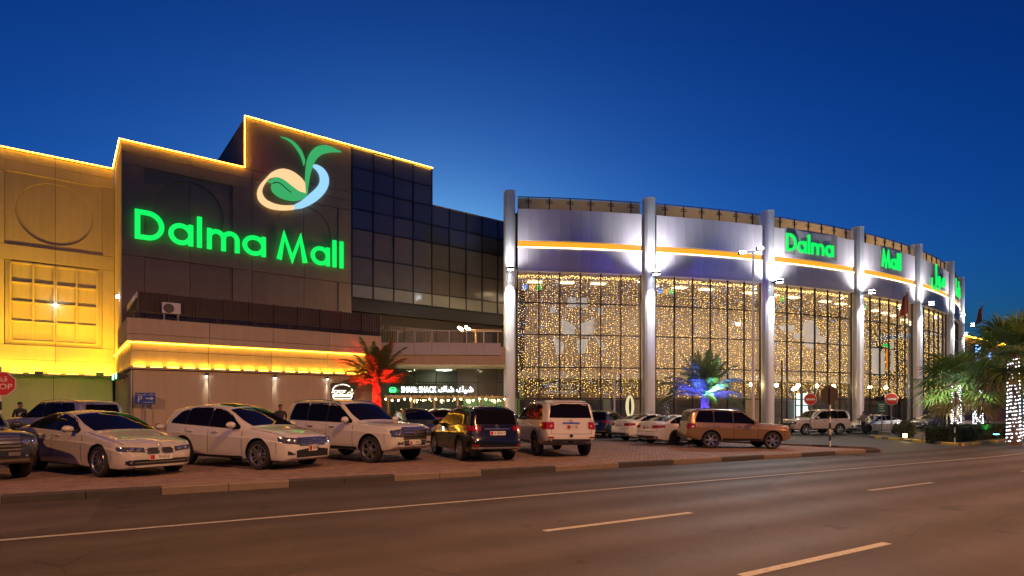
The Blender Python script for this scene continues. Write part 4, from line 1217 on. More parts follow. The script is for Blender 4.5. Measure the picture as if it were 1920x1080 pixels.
class Car:
    def __init__(s, spec, paint_m, name='parked_car'):
        s.sp = spec; s.paint = paint_m
        s.root = empty(name)
        s.L = spec['L']
        s.body()
    def section(s, x):
        sp = s.sp; w = pw(sp['width'], x, .05); zb = pw(sp['bottom'], x, .05); zt = pw(sp['top'], x, .05); zs = min(pw(sp['shoulder'], x, .05), zt - .025)
        hg = zt - zs; ws = w * .955
        cab = sm(.10, .36, hg)
        crown = (.035 + .02 * cab) * min(1, hg / .06)
        ze = zt - crown
        inset = (1 - cab) * min(.13, .5 * w) + cab * (sp['tum'] * hg)
        yr = max(ws - inset, .15)
        rc_ = min((1 - cab) * .07 + cab * sp['rc'], hg * .45)
        pts = [(0, zb), (w * .55, zb), (w * .86, zb + .004), (w * .935, zb + .03), (w * .965, zb + .09), (w * .985, zb + (zs - zb) * .30), (w * .992, zb + (zs - zb) * .55), (w * 1.0, zb + (zs - zb) * .745), (w * .972, zb + (zs - zb) * .80), (w * .966, zs - .018), (ws, zs)]
        A = Vector((ws, zs)); B = Vector((yr, ze)); dirn = (B - A); ln = dirn.length or 1e-6
        q0 = B - dirn / ln * min(rc_, ln * .45); q2 = Vector((yr - min(rc_ * 1.25, yr * .5), ze + crown * .25))
        for t in (.33, .66): pts.append(tuple(A + (q0 - A) * t))
        for t in (0, .2, .4, .6, .8, 1.0):
            pts.append(tuple(q0 * (1 - t) ** 2 + B * 2 * t * (1 - t) + q2 * t * t))
        for t in (.75, .5, .25, 0):
            y = q2.x * t; pts.append((y, zt - crown * .75 * (t ** 2)))
        return pts
    def body(s):
        sp = s.sp; L = s.L
        xs = set([0, L]); n = int(L / .07)
        xs |= {L * i / n for i in range(n + 1)}
        for e in (.015, .03, .05, .08, .12, .16): xs |= {e, L - e}
        xs = sorted(xs)
        bm = bmesh.new(); rows = []
        for x in xs:
            half = s.section(x)
            row = [bm.verts.new((L / 2 - x, -y, z)) for y, z in half]
            row2 = [bm.verts.new((L / 2 - x, y, z)) for y, z in half[1:-1]]
            rows.append(row + row2[::-1])
        m = len(rows[0])
        for a, b in zip(rows, rows[1:]):
            for k in range(m):
                bm.faces.new((a[k], b[k], b[(k + 1) % m], a[(k + 1) % m]))
        bm.faces.new(rows[0]); bm.faces.new(rows[-1][::-1])
        bmesh.ops.recalc_face_normals(bm, faces=bm.faces[:])
        me = bpy.data.meshes.new('body'); bm.to_mesh(me)
        s.bvh = BVHTree.FromBMesh(bm)
        bm.free()
        me.materials.append(s.paint); me.materials.append(M_TRIM)
        o = bpy.data.objects.new('body', me); COL.objects.link(o)
        # wheel arches are cut out
        cut = MB(); ra = sp['r'] * sp.get('arch', 1.16)
        W = sp['W'] / 2
        for xw in (sp['axle'], sp['axle'] + sp['wb']):
            for sg in (-1, 1):
                M = Matrix.Translation((L / 2 - xw, sg * (W - .12), sp['r'] + .015)) @ Matrix.Rotation(PI / 2, 4, 'X')
                prof = [(.001, -.24), (ra, -.24), (ra, .24), (.001, .24)]
                cut.lathe(prof, 36, M, 1)
        cm = cut.mesh('cut', [s.paint, M_TRIM]); 
        bm = bmesh.new(); bm.from_mesh(cm); bmesh.ops.remove_doubles(bm, verts=bm.verts[:], dist=.004); bmesh.ops.recalc_face_normals(bm, faces=bm.faces[:]); bm.to_mesh(cm); bm.free()
        co = bpy.data.objects.new('cut', cm); COL.objects.link(co)
        md = o.modifiers.new('b', 'BOOLEAN'); md.operation = 'DIFFERENCE'; md.object = co; md.solver = 'EXACT'
        dg = bpy.context.evaluated_depsgraph_get()
        me2 = bpy.data.meshes.new_from_object(o.evaluated_get(dg)); me2.name = 'body'
        bpy.data.objects.remove(o); bpy.data.objects.remove(co)
        me2.polygons.foreach_set('use_smooth', [True] * len(me2.polygons)); me2.set_sharp_from_angle(angle=math.radians(32))
        s.bodyo = link(bpy.data.objects.new('body', me2), s.root)
        for xw in (sp['axle'], sp['axle'] + sp['wb']):
            for sg in (-1, 1):
                hub, ty, rim = wheel_meshes(sp['r'], sp['rim'])
                w = inst(hub, 'wheel', s.root, (L / 2 - xw, sg * (W - .135), sp['r']), 0 if sg < 0 else PI)
                inst(ty, 'tyre', w); inst(rim, 'rim', w)
    # --- patches laid on the body surface
    def hit(s, o, d):
        h = s.bvh.ray_cast(Vector(o), Vector(d))
        return (h[0], h[1]) if h[0] is not None else None
    def grid(s, P, d, off, name, material, parent=None, smooth=60):
        """P: rows of ray origins; drops them on the body along d"""
        mb = MB(); nr, nc = len(P), len(P[0]); last = None; ids = {}
        for i in range(nr):
            for j in range(nc):
                h = s.hit(P[i][j], d)
                if h is None: continue
                nrm = h[1] if h[1].dot(Vector(d)) < 0 else -h[1]
                ids[i, j] = len(mb.v); mb.v.append(tuple(h[0] + nrm * off))
        for i in range(nr - 1):
            for j in range(nc - 1):
                k = [(i, j), (i + 1, j), (i + 1, j + 1), (i, j + 1)]
                if all(q in ids for q in k): mb.f.append(tuple(ids[q] for q in k)); mb.m.append(0)
        if not mb.f: return None
        o = mb.build(name, material, parent or s.root, smooth)
        return o
    def side(s, sg, x0, x1, zl, zu, name, material, off=.005, nx=14, nz=5, parent=None):
        X = lambda x: s.L / 2 - x
        fl = zl if callable(zl) else (lambda x: zl); fu = zu if callable(zu) else (lambda x: zu)
        P = []
        for i in range(nx + 1):
            x = x0 + (x1 - x0) * i / nx
            P.append([(X(x), sg * 2.5, fl(x) + (fu(x) - fl(x)) * j / nz) for j in range(nz + 1)])
        return s.grid(P, (0, -sg, 0), off, name, material, parent)
    def end(s, rear, y0, y1, zl, zu, name, material, off=.006, ny=12, nz=5, parent=None):
        fl = zl if callable(zl) else (lambda y: zl); fu = zu if callable(zu) else (lambda y: zu)
        X = -4 if rear else 4
        P = [[(X, y0 + (y1 - y0) * i / ny, fl(y0 + (y1 - y0) * i / ny) + (fu(y0 + (y1 - y0) * i / ny) - fl(y0 + (y1 - y0) * i / ny)) * j / nz) for j in range(nz + 1)] for i in range(ny + 1)]
        return s.grid(P, (1 if rear else -1, 0, 0), off, name, material, parent)
    def topp(s, x0, x1, hw, name, material, off=.005, nx=10, ny=12, parent=None):
        P = []
        for i in range(nx + 1):
            x = x0 + (x1 - x0) * i / nx; w = hw(x)
            P.append([(s.L / 2 - x, -w + 2 * w * j / ny, 3.0) for j in range(ny + 1)])
        return s.grid(P, (0, 0, -1), off, name, material, parent)
    def roof_w(s, x):
        pts = s.section(x); return pts[15][0]
    def greenhouse(s):
        sp = s.sp; dl, du = sp['dlo_low'], sp['dlo_up']
        fl = lambda x: pw(dl, x); fu = lambda x: pw(du, x, .02)
        for sg in (-1, 1):
            s.side(sg, sp['dlo'][0][0] - .04, sp['dlo'][-1][1] + .04, lambda x: fl(x) - .02, lambda x: max(fu(x) + .02, fl(x)), 'window_surround', sp.get('surround', M_TRIM), .003, 30, 6)
            for a, b in sp['dlo']:
                s.side(sg, a, b, fl, lambda x: max(fu(x), fl(x) + .005), 'side_window', M_TINT, .007, 16, 6)
        a, b = sp['wind']
        pil = sp.get('pillar', .10)
        s.topp(a, b, lambda x: max(s.roof_w(x) - pil * .55, .2), 'windscreen', M_TINT, .006, 12, 14)
        if 'rearglass_top' in sp:
            a, b = sp['rearglass_top']
            s.topp(a, b, lambda x: max(s.roof_w(x) - pil * .5, .2), 'rear_window', M_TINT, .006, 10, 12)
        else:
            z0, z1, w0, w1 = sp['rearglass']
            P = []
            for j in range(9):
                z = z0 + (z1 - z0) * j / 8; w = w0 + (w1 - w0) * j / 8
                P.append([(-4, -w + 2 * w * i / 14, z) for i in range(15)])
            s.grid(P, (1, 0, 0), .006, 'rear_window', M_TINT)
    def seams(s, xs, z0, z1):
        for sg in (-1, 1):
            for x in xs:
                s.side(sg, x - .008, x + .008, z0, z1(x) if callable(z1) else z1, 'door_seam', M_TRIM, .002, 1, 10)
    def shuts(s, x0, x1, rz=None):
        """bonnet shut lines, bumper joints and the outline of the tailgate"""
        for sg in (-1, 1):
            P = []
            for i in range(15):
                x = x0 + (x1 - x0) * i / 14; w = s.section(x)[10][0] - .085
                P.append([(s.L / 2 - x, sg * (w + d), 3.0) for d in (-.007, .007)])
            s.grid(P, (0, 0, -1), .003, 'bonnet_seam', M_TRIM)
            zz_ = (pw(s.sp['bottom'], .35) + pw(s.sp['shoulder'], .35)) / 2
            s.side(sg, .36, .372, zz_ - .12, zz_ + .16, 'bumper_seam', M_TRIM, .002, 1, 6)
            if rz:
                a, b = rz
                s.end(True, sg * .70, sg * .714, a, b, 'tailgate_seam', M_TRIM, .003, 1, 10)
        if rz: s.end(True, -.70, .70, rz[0] - .006, rz[0] + .006, 'tailgate_seam', M_TRIM, .003, 14, 1)
    def handles(s, xs, z, chrome=True):
        for sg in (-1, 1):
            for x in xs:
                h = s.hit((s.L / 2 - x, sg * 2.5, z), (0, -sg, 0))
                if not h: continue
                y = h[0].y
                mb = MB(); y0, y1 = sorted((y + sg * .035, y - sg * .01))
                mb.bbox(s.L / 2 - x - .11, s.L / 2 - x + .11, y0, y1, z - .018, z + .018, .012); mb.build('door_handle', M_CHROME if chrome else s.paint, s.root, 50)
    def mirrors(s, x, z, size=(.11, .12, .09), y=None, dark=False):
        for sg in (-1, 1):
            yy = (y or s.sp['W'] / 2 * .96) + .02
            mb = MB(); mb.ball((s.L / 2 - x, sg * (yy + .13), z), 1, 14, 9, sq=size)
            o = mb.build('side_mirror', s.paint if not dark else M_TRIM, s.root, 80)
            mb = MB(); mb.box(s.L / 2 - x - .03, s.L / 2 - x + .04, *sorted((sg * (yy - .1), sg * (yy + .08))), z - .06, z - .02); mb.build('mirror_stalk', M_TRIM, o)
            mb = MB(); mb.lathe([(.001, 0), (.085, 0), (.085, .004)], 16, Matrix.Translation((s.L / 2 - x - size[0] * .97, sg * (yy + .13), z)) @ Matrix.Rotation(-PI / 2, 4, 'Y')); mb.build('mirror_glass', M_TINT, o)
    def bars(s, rear, y0, y1, zs, h, name, material, off=.02):
        for z in zs: s.end(rear, y0, y1, z - h / 2, z + h / 2, name, material, off, 12, 1)
    def plate(s, rear, z, text, y=0, w=.48, h=.12):
        hh = s.hit((-4 if rear else 4, y, z), (1 if rear else -1, 0, 0))
        x = hh[0].x + (-.02 if rear else .02)
        e = empty('number_plate', (x, y, z), PI / 2 if not rear else -PI / 2, s.root)
        mb = MB(); mb.box(-w / 2, w / 2, -.006, .015, -h / 2, h / 2); mb.build('plate_sheet', M_PLATE, e)
        mb = MB(); mb.box(-w / 2 + .01, -w / 2 + .1, -.009, -.0065, -h / 2 + .01, h / 2 - .01); mb.build('plate_badge', M_PLATER, e)
        text_obj(text, h * .85, .001, M_INK, e, Matrix.Translation((.06, -.0085, 0)), 'plate_number')
    def ring(s, rear, z, rx, rz, t, y=0, inner=False):
        hh = s.hit((-4 if rear else 4, y, z), (1 if rear else -1, 0, 0)); x = hh[0].x + (-.03 if rear else .03)
        mb = MB(); mb.tube([(x, y + rx * math.cos(2 * PI * k / 20), z + rz * math.sin(2 * PI * k / 20)) for k in range(20)], t, 6, closed=True)
        if inner:
            mb.tube([(x, y + rx * .38 * math.cos(2 * PI * k / 14), z + rz * .95 * math.sin(2 * PI * k / 14)) for k in range(14)], t * .8, 5, closed=True)
            mb.tube([(x, y + rx * .75 * math.cos(2 * PI * k / 14), z + rz * .45 + rz * .42 * math.sin(2 * PI * k / 14)) for k in range(14)], t * .8, 5, closed=True)
        mb.build('badge', M_CHROME, s.root)
    def lens(s, y, z, r, rear=False, material=None):
        hh = s.hit((-4 if rear else 4, y, z), (1 if rear else -1, 0, 0))
        if not hh: return
        d = -1 if rear else 1
        mb = MB(); mb.lathe([(r, 0), (r * .96, .012), (r * .6, .022), (.001, .026)], 16, Matrix.Translation(hh[0] + Vector((d * .004, 0, 0))) @ Matrix.Rotation(d * PI / 2, 4, 'Y')); mb.build('lamp_lens', material or M_LENS, s.root, 60)
    def rails(s, x0, x1, material=None, h=.05):
        for sg in (-1, 1):
            pts = []
            for i in range(13):
                t = i / 12; x = x0 + (x1 - x0) * t; w = s.roof_w(x) - .03
                hh = s.hit((s.L / 2 - x, sg * w, 3), (0, 0, -1))
                pts.append(hh[0] + Vector((0, 0, h * (min(1, 8 * t, 8 * (1 - t)) if 0 < t < 1 else -.1))))
            mb = MB(); mb.tube(pts, .018, 6); mb.build('roof_rail', material or M_CHROME, s.root, 60)
    def arches(s, w=.045, material=None):
        sp = s.sp
        for sg in (-1, 1):
            for xw in (sp['axle'], sp['axle'] + sp['wb']):
                ra = sp['r'] * sp.get('arch', 1.16)
                P = []
                for i in range(21):
                    a = -.12 + (PI + .24) * i / 20
                    P.append([(s.L / 2 - xw + (ra + w * j) * math.cos(a), sg * 2.5, sp['r'] + .015 + (ra + w * j) * math.sin(a)) for j in (.0, .5, 1)])
                s.grid(P, (0, -sg, 0), .010, 'wheel_arch', material or s.paint)
    def place(s, X, Y, deg, scale=1.0, base=PAVE):
        s.root.location = (X, Y, gz(X, Y) + base); s.root.rotation_euler = (0, 0, math.radians(deg)); s.root.scale = (scale,) * 3
        return s

def seat(root, X, Y, deg, scale, base=PAVE):
    """stands a car on the falling ground"""
    h = Vector((math.cos(math.radians(deg)), math.sin(math.radians(deg))))
    l = Vector((-h.y, h.x))
    def g(p): return gz(p.x, p.y)
    c = Vector((X, Y))
    dzx = (g(c + h) - g(c - h)) / 2; dzy = (g(c + l) - g(c - l)) / 2
    M = Matrix(((h.x, l.x, 0), (h.y, l.y, 0), (0, 0, 1)))
    M = Matrix.Rotation(0, 3, 'X') @ M
    tilt = Matrix.Rotation(-math.atan(dzx), 3, 'Y') @ Matrix.Rotation(math.atan(dzy), 3, 'X')
    root.rotation_euler = (M @ tilt).to_euler(); root.location = (X, Y, g(c) + base); root.scale = (scale,) * 3

# ---- body shapes (x from the nose, metres)
SUV = dict(L=4.95, W=1.98, r=.395, axle=.93, wb=2.85, rim='six', arch=1.17, tum=.20, rc=.13, pillar=.14,
    top=[(0, .84), (.03, .98), (.08, 1.07), (.2, 1.125), (.5, 1.165), (1.0, 1.195), (1.46, 1.215), (1.52, 1.25), (2.18, 1.74), (2.4, 1.83), (3.2, 1.88), (4.2, 1.865), (4.58, 1.83), (4.68, 1.76), (4.80, 1.30), (4.83, 1.17), (4.9, 1.0), (4.93, .86), (4.95, .70)],
    shoulder=[(0, .80), (.08, .98), (.3, 1.05), (1.4, 1.13), (2.5, 1.16), (4.6, 1.19), (4.85, 1.05), (4.95, .65)],
    bottom=[(0, .50), (.2, .40), (.55, .34), (4.3, .36), (4.7, .46), (4.95, .50)],
    width=[(0, .70), (.03, .79), (.10, .875), (.25, .935), (.5, .968), (1.0, .985), (4.0, .985), (4.5, .965), (4.75, .92), (4.88, .86), (4.95, .76)],
    dlo_low=[(1.6, 1.18), (4.5, 1.23)], dlo_up=[(1.66, 1.20), (2.28, 1.66), (2.5, 1.74), (3.3, 1.77), (4.25, 1.75), (4.36, 1.71), (4.52, 1.30)], dlo=[(1.72, 2.72), (2.79, 3.62), (3.69, 4.48)],
    wind=(1.54, 2.24), rearglass=(1.27, 1.70, .70, .60))
CROSS = dict(L=4.77, W=1.885, r=.372, axle=.95, wb=2.74, rim='five', arch=1.13, tum=.34, rc=.17, pillar=.13,
    top=[(0, .60), (.03, .74), (.08, .82), (.2, .89), (.6, 1.00), (1.0, 1.055), (1.25, 1.085), (1.4, 1.15), (2.05, 1.49), (2.4, 1.625), (2.9, 1.685), (3.5, 1.67), (4.1, 1.61), (4.38, 1.56), (4.44, 1.50), (4.60, 1.16), (4.66, 1.08), (4.72, .92), (4.77, .70)],
    shoulder=[(0, .56), (.08, .76), (.3, .86), (1.2, .985), (2.5, 1.02), (4.0, 1.08), (4.5, 1.09), (4.7, .9), (4.77, .6)],
    bottom=[(0, .30), (.2, .22), (.6, .23), (4.3, .26), (4.77, .38)],
    width=[(0, .60), (.03, .70), (.12, .81), (.3, .885), (.6, .925), (1.0, .94), (3.8, .94), (4.4, .90), (4.65, .82), (4.77, .68)],
    dlo_low=[(1.5, 1.02), (4.2, 1.14)], dlo_up=[(1.58, 1.05), (2.1, 1.39), (2.5, 1.525), (3.0, 1.565), (3.5, 1.54), (3.95, 1.43), (4.25, 1.18)], dlo=[(1.64, 2.72), (2.78, 3.62), (3.67, 4.22)],
    wind=(1.34, 2.26), rearglass=(1.16, 1.48, .66, .56))
SEDAN = dict(L=4.63, W=1.81, r=.335, axle=.80, wb=2.81, rim='ten', arch=1.11, tum=.40, rc=.16, pillar=.12,
    top=[(0, .46), (.03, .60), (.08, .675), (.16, .73), (.5, .84), (1.1, .945), (1.32, .985), (1.42, 1.03), (2.05, 1.31), (2.35, 1.405), (2.8, 1.43), (3.2, 1.405), (3.6, 1.31), (4.02, 1.105), (4.15, 1.085), (4.5, 1.065), (4.57, 1.0), (4.60, .85), (4.63, .62)],
    shoulder=[(0, .42), (.08, .62), (.3, .74), (1.3, .90), (2.5, .935), (3.6, .975), (4.4, .99), (4.58, .82), (4.63, .55)],
    bottom=[(0, .22), (.2, .17), (.6, .18), (4.2, .20), (4.63, .30)],
    width=[(0, .56), (.03, .66), (.12, .77), (.3, .845), (.6, .885), (1.0, .90), (3.8, .905), (4.3, .86), (4.55, .77), (4.63, .64)],
    dlo_low=[(1.5, .945), (3.9, 1.03)], dlo_up=[(1.6, .97), (2.1, 1.23), (2.5, 1.325), (2.9, 1.34), (3.3, 1.29), (3.7, 1.13), (3.85, 1.05)], dlo=[(1.66, 2.68), (2.74, 3.48), (3.52, 3.82)],
    wind=(1.36, 2.26), rearglass_top=(3.2, 4.0))
XT = dict(L=4.64, W=1.82, r=.36, axle=.92, wb=2.70, rim='five', arch=1.15, tum=.28, rc=.15, pillar=.13,
    top=[(0, .66), (.03, .82), (.1, .93), (.5, 1.04), (1.05, 1.10), (1.2, 1.15), (1.85, 1.52), (2.2, 1.64), (2.8, 1.71), (3.6, 1.695), (4.2, 1.645), (4.32, 1.58), (4.46, 1.17), (4.52, 1.06), (4.58, .9), (4.64, .66)],
    shoulder=[(0, .62), (.1, .84), (1.1, 1.0), (2.5, 1.03), (4.2, 1.09), (4.5, .96), (4.64, .6)],
    bottom=[(0, .34), (.2, .26), (.6, .26), (4.2, .28), (4.64, .40)],
    width=[(0, .62), (.1, .80), (.4, .88), (1.0, .905), (3.8, .91), (4.3, .88), (4.52, .81), (4.64, .70)],
    dlo_low=[(1.4, 1.05), (4.1, 1.14)], dlo_up=[(1.45, 1.08), (1.95, 1.42), (2.3, 1.53), (2.9, 1.58), (3.5, 1.555), (3.95, 1.45), (4.1, 1.2)], dlo=[(1.5, 2.55), (2.61, 3.4), (3.46, 4.08)],
    wind=(1.16, 2.06), rearglass=(1.15, 1.55, .66, .58))
PAT = dict(L=5.14, W=1.995, r=.41, axle=.95, wb=3.07, rim='seven', arch=1.17, tum=.22, rc=.14, pillar=.15,
    top=[(0, .86), (.04, 1.02), (.12, 1.12), (.4, 1.18), (1.3, 1.25), (1.4, 1.3), (2.1, 1.77), (2.4, 1.88), (3.3, 1.94), (4.4, 1.92), (4.78, 1.88), (4.88, 1.80), (5.0, 1.36), (5.03, 1.24), (5.08, 1.0), (5.11, .86), (5.14, .70)],
    shoulder=[(0, .82), (.1, 1.02), (1.3, 1.16), (2.5, 1.2), (4.8, 1.25), (5.05, 1.05), (5.14, .66)],
    bottom=[(0, .52), (.2, .42), (.6, .36), (4.4, .38), (4.8, .52), (5.14, .56)],
    width=[(0, .70), (.1, .87), (.4, .96), (1.0, .99), (4.2, .995), (4.7, .97), (4.95, .91), (5.07, .85), (5.14, .76)],
    dlo_low=[(1.6, 1.23), (4.7, 1.28)], dlo_up=[(1.65, 1.25), (2.25, 1.69), (2.5, 1.77), (3.3, 1.80), (4.3, 1.78), (4.5, 1.68), (4.72, 1.34)], dlo=[(1.7, 2.8), (2.87, 3.75), (3.83, 4.66)],
    wind=(1.42, 2.24), rearglass=(1.33, 1.80, .74, .66))

def front_suv(c):
    c.end(False, -.52, .52, .70, 1.04, 'grille', M_TRIM, .008, 14, 6)
    c.bars(False, -.51, .51, (.74, .82, .90, .98, 1.035), .040, 'grille_bar', M_CHROME, .024)
    c.ring(False, .90, .085, .06, .011, inner=True)
    for sg in (-1, 1):
        c.end(False, sg * .53, sg * .885, lambda y: .775 + .05 * (abs(y) - .5), lambda y: 1.02 - .12 * (abs(y) - .53), 'headlight', M_LAMPG, .010, 12, 5)
        c.lens(sg * .62, .90, .075); c.lens(sg * .77, .89, .065)
        c.end(False, sg * .52, sg * .74, .56, .63, 'fog_light', M_TRIM, .01, 6, 3); c.lens(sg * .63, .595, .032)
        c.end(False, sg * .28, sg * .50, .60, .68, 'bumper_trim', M_CHROME, .016, 6, 3)
    c.end(False, -.47, .47, .52, .585, 'lower_grille', M_TRIM, .008, 12, 3)
def rear_suv(c, zt=1.0, name='x'):
    for sg in (-1, 1):
        c.end(True, sg * .62, sg * .92, zt - .10, zt + .16, 'tail_light', M_TAIL, .012, 8, 5)
    c.end(True, -.85, .85, .52, .60, 'bumper_strip', M_TRIM, .01, 14, 2)

# ---------------------------------------------------------------- the cars in the front row
def car_white_suv(name, paint_m):
    c = Car(SUV, paint_m, name); c.greenhouse(); front_suv(c); rear_suv(c)
    c.seams((1.62, 2.76, 3.66), .50, lambda x: 1.18); c.handles((2.5, 3.46), 1.03); c.mirrors(1.80, 1.26, (.10, .12, .10)); c.rails(2.3, 4.5, h=.06); c.arches(.05); c.shuts(.25, 1.5, (.66, 1.2))
    for sg in (-1, 1):
        c.side(sg, 1.45, 3.25, .40, .47, 'running_board', M_TRIM, .03, 10, 2)
    return c
c = car_white_suv('parked_suv', P_WHITE)
c.plate(False, .60, '5 8204', w=.50, h=.11); c.plate(True, .86, '5 8204', w=.34, h=.16)
seat(c.root, -4.95, 18.65, -31, .985)
tag(c.root, 'white SUV with chrome grille bars and roof rails, in front of the red palm', 'car')
white_suv = c.root

c = Car(CROSS, P_WHITE, 'parked_crossover'); c.greenhouse()
sp = lambda y, a, b: a + (b - a) * abs(y)
c.end(False, -.45, .45, lambda y: .61, lambda y: .81 - .02 * abs(y), 'grille', M_TRIM, .008, 14, 5)
c.bars(False, -.40, .40, (.64, .685, .73, .775), .022, 'grille_bar', M_CHROME, .018)
c.end(False, -.46, .46, .795, .815, 'grille_frame', M_CHROME, .018, 14, 1)
c.end(False, -.56, .56, lambda y: .32, lambda y: .56 - .10 * abs(y), 'lower_grille', M_TRIM, .008, 14, 5)
c.end(False, -.68, .68, .25, .30, 'front_lip', mat('lip_silver', (.5, .48, .46), .4), .012, 14, 2)
c.ring(False, .73, .075, .052, .009)
for sg in (-1, 1):
    c.end(False, sg * .46, sg * .86, lambda y: .64 + .14 * (abs(y) - .46), lambda y: .80 + .10 * (abs(y) - .46), 'headlight', M_LAMPG, .010, 12, 4)
    c.lens(sg * .58, .73, .055); c.lens(sg * .71, .755, .048)
    c.end(False, sg * .60, sg * .76, lambda y: .40, lambda y: .42 + .5 * (abs(y) - .60), 'fog_light', M_TRIM, .01, 5, 3); c.lens(sg * .64, .425, .028)
    c.side(sg, 1.5, 3.25, .27, .33, 'sill_trim', M_TRIM, .012, 10, 2)
    c.end(True, sg * .50, sg * .84, .92, 1.07, 'tail_light', M_TAIL, .012, 8, 4)
c.seams((1.5, 2.74, 3.62), .36, lambda x: 1.03); c.handles((2.48, 3.42), .93, False); c.mirrors(1.74, 1.12, (.10, .13, .085)); c.arches(.03); c.shuts(.22, 1.3)
c.topp(2.35, 3.0, lambda x: .42, 'sunroof', M_TINT, .005, 6, 8)
c.plate(False, .55, '71096', w=.30, h=.15)
seat(c.root, -7.38, 16.35, -24, 1.0)
tag(c.root, 'white crossover with dark lower grille, between the pale sedan and white SUV', 'car')
crossover = c.root

c = Car(SEDAN, paint('warm_white', (.50, .46, .42)), 'parked_sedan'); c.greenhouse()
for sg in (-1, 1):
    a, b = sorted((sg * .035, sg * .29))
    c.end(False, a, b, lambda y: .50 + .02 * (abs(abs(y) - .16) / .12) ** 2, lambda y: .625 - .015 * (abs(abs(y) - .16) / .12) ** 2, 'grille', M_TRIM, .010, 8, 4)
    mb = MB()
    pts = []
    for k in range(16):
        t = 2 * PI * k / 16
        y = sg * .163 + .13 * max(-1, min(1, 1.25 * math.cos(t))); z = .562 + .065 * max(-1, min(1, 1.25 * math.sin(t)))
        h = c.hit((4, y, z), (-1, 0, 0)); pts.append(h[0] + Vector((.014, 0, 0)))
    mb.tube(pts, .010, 6, closed=True); mb.build('grille_ring', M_CHROME, c.root, 60)
    c.end(False, sg * .335, sg * .80, lambda y: .535 + .08 * (abs(y) - .33), lambda y: .635 + .055 * (abs(y) - .33), 'headlight', M_LAMPG, .010, 12, 4)
    c.lens(sg * .45, .592, .05); c.lens(sg * .59, .605, .05)
    c.end(False, sg * .56, sg * .70, .30, .37, 'fog_light', M_TRIM, .014, 5, 3); c.lens(sg * .62, .335, .03)
    c.end(True, sg * .46, sg * .80, .80, .93, 'tail_light', M_TAIL, .012, 8, 4)
    c.side(sg, 1.4, 3.2, .205, .235, 'sill_trim', M_TRIM, .008, 8, 1)
c.end(False, -.66, .66, .27, .385, 'lower_grille', M_TRIM, .010, 14, 3)
c.bars(False, -.62, .62, (.325,), .014, 'grille_bar', M_CHROME, .02)
c.ring(False, .665, .038, .034, .009)
c.seams((1.45, 2.70, 3.50), .30, lambda x: .955); c.handles((2.45, 3.30), .86, False); c.mirrors(1.72, 1.02, (.09, .12, .075)); c.arches(.025); c.shuts(.2, 1.38)
c.plate(False, .43, '91653', w=.50, h=.115)
seat(c.root, -10.1, 14.55, -28, 1.03)
tag(c.root, 'pale sedan with twin grille and number plate 91653, second car from the left', 'car')
sedan_front = c.root

# dark SUV cut by the left edge
c = Car(SUV, P_GREY, 'parked_suv'); c.greenhouse(); front_suv(c)
c.end(False, -.7, .7, .46, .52, 'bumper_strip', M_CHROME, .016, 14, 2)
c.seams((1.62, 2.76, 3.66), .50, lambda x: 1.18); c.handles((2.5, 3.46), 1.03); c.mirrors(1.80, 1.26); c.rails(2.3, 4.5); c.arches(.05)
seat(c.root, -12.35, 12.95, -30, .90)
tag(c.root, 'dark grey SUV with chrome grille, cut off by the left edge', 'car')
dark_suv = c.root

c = Car(XT, P_BLACK, 'parked_crossover'); c.greenhouse()
for sg in (-1, 1):
    c.end(True, sg * .52, sg * .86, lambda y: .95 - .04 * (abs(y) - .5), lambda y: 1.08 + .05 * (abs(y) - .5), 'tail_light', M_TAIL, .014, 9, 4)
    c.side(sg, 4.05, 4.5, .97, lambda x: 1.02 + .10 * (x - 4.05), 'tail_light', M_TAIL, .012, 6, 3)
    c.side(sg, 1.35, 3.2, .33, .36, 'sill_trim', M_CHROME, .014, 8, 1)
    c.end(True, sg * .60, sg * .78, .50, .54, 'reflector', M_TAIL, .014, 4, 1)
c.end(True, -.40, .40, .985, 1.015, 'boot_trim', M_CHROME, .02, 10, 1)
c.end(True, -.78, .78, .42, .47, 'bumper_strip', M_CHROME, .012, 14, 1)
c.end(True, -.60, .60, 1.60, 1.635, 'spoiler', M_TRIM, .03, 12, 2)
c.ring(True, 1.075, .05, .045, .010); c.plate(True, .88, '4 30417', w=.50, h=.12)
c.seams((1.35, 2.58, 3.42), .42, lambda x: 1.06); c.handles((2.36, 3.2), .95); c.mirrors(1.55, 1.14, dark=True); c.rails(2.1, 4.0, M_CHROME); c.arches(.05, M_TRIM); c.shuts(.3, 1.2, (.66, 1.1))
c.end(False, -.5, .5, .62, .80, 'grille', M_TRIM, .01, 10, 3)
for sg in (-1, 1): c.end(False, sg * .5, sg * .8, .75, .88, 'headlight', M_LAMPG, .01, 8, 3)
seat(c.root, -1.36, 19.75, 114, 1.0)
tag(c.root, 'glossy black crossover seen from behind, left of the white SUV with dark rear window', 'car')
black_cross = c.root

c = Car(PAT, P_WHITE, 'parked_suv'); c.greenhouse()
for sg in (-1, 1):
    c.end(True, sg * .60, sg * .93, lambda y: .96 - .03 * (abs(y) - .6), 1.19, 'tail_light', M_TAIL, .014, 9, 5)
    c.end(True, sg * .66, sg * .74, 1.02, 1.10, 'indicator', M_ORANGE, .02, 3, 3)
    c.side(sg, 4.62, 4.95, 1.00, 1.17, 'tail_light', M_TAIL, .012, 6, 3)
    c.end(True, sg * .62, sg * .80, .66, .71, 'reflector', M_TAIL, .014, 4, 1)
    c.side(sg, 1.5, 3.45, .42, .50, 'running_board', M_TRIM, .03, 10, 2)
c.end(True, -.30, .30, 1.13, 1.18, 'boot_trim', M_CHROME, .02, 10, 1)
c.end(True, -.78, .78, .565, .63, 'bumper_strip', M_TRIM, .012, 14, 2)
c.lens(.02, .74, .06, True, M_TRIM)
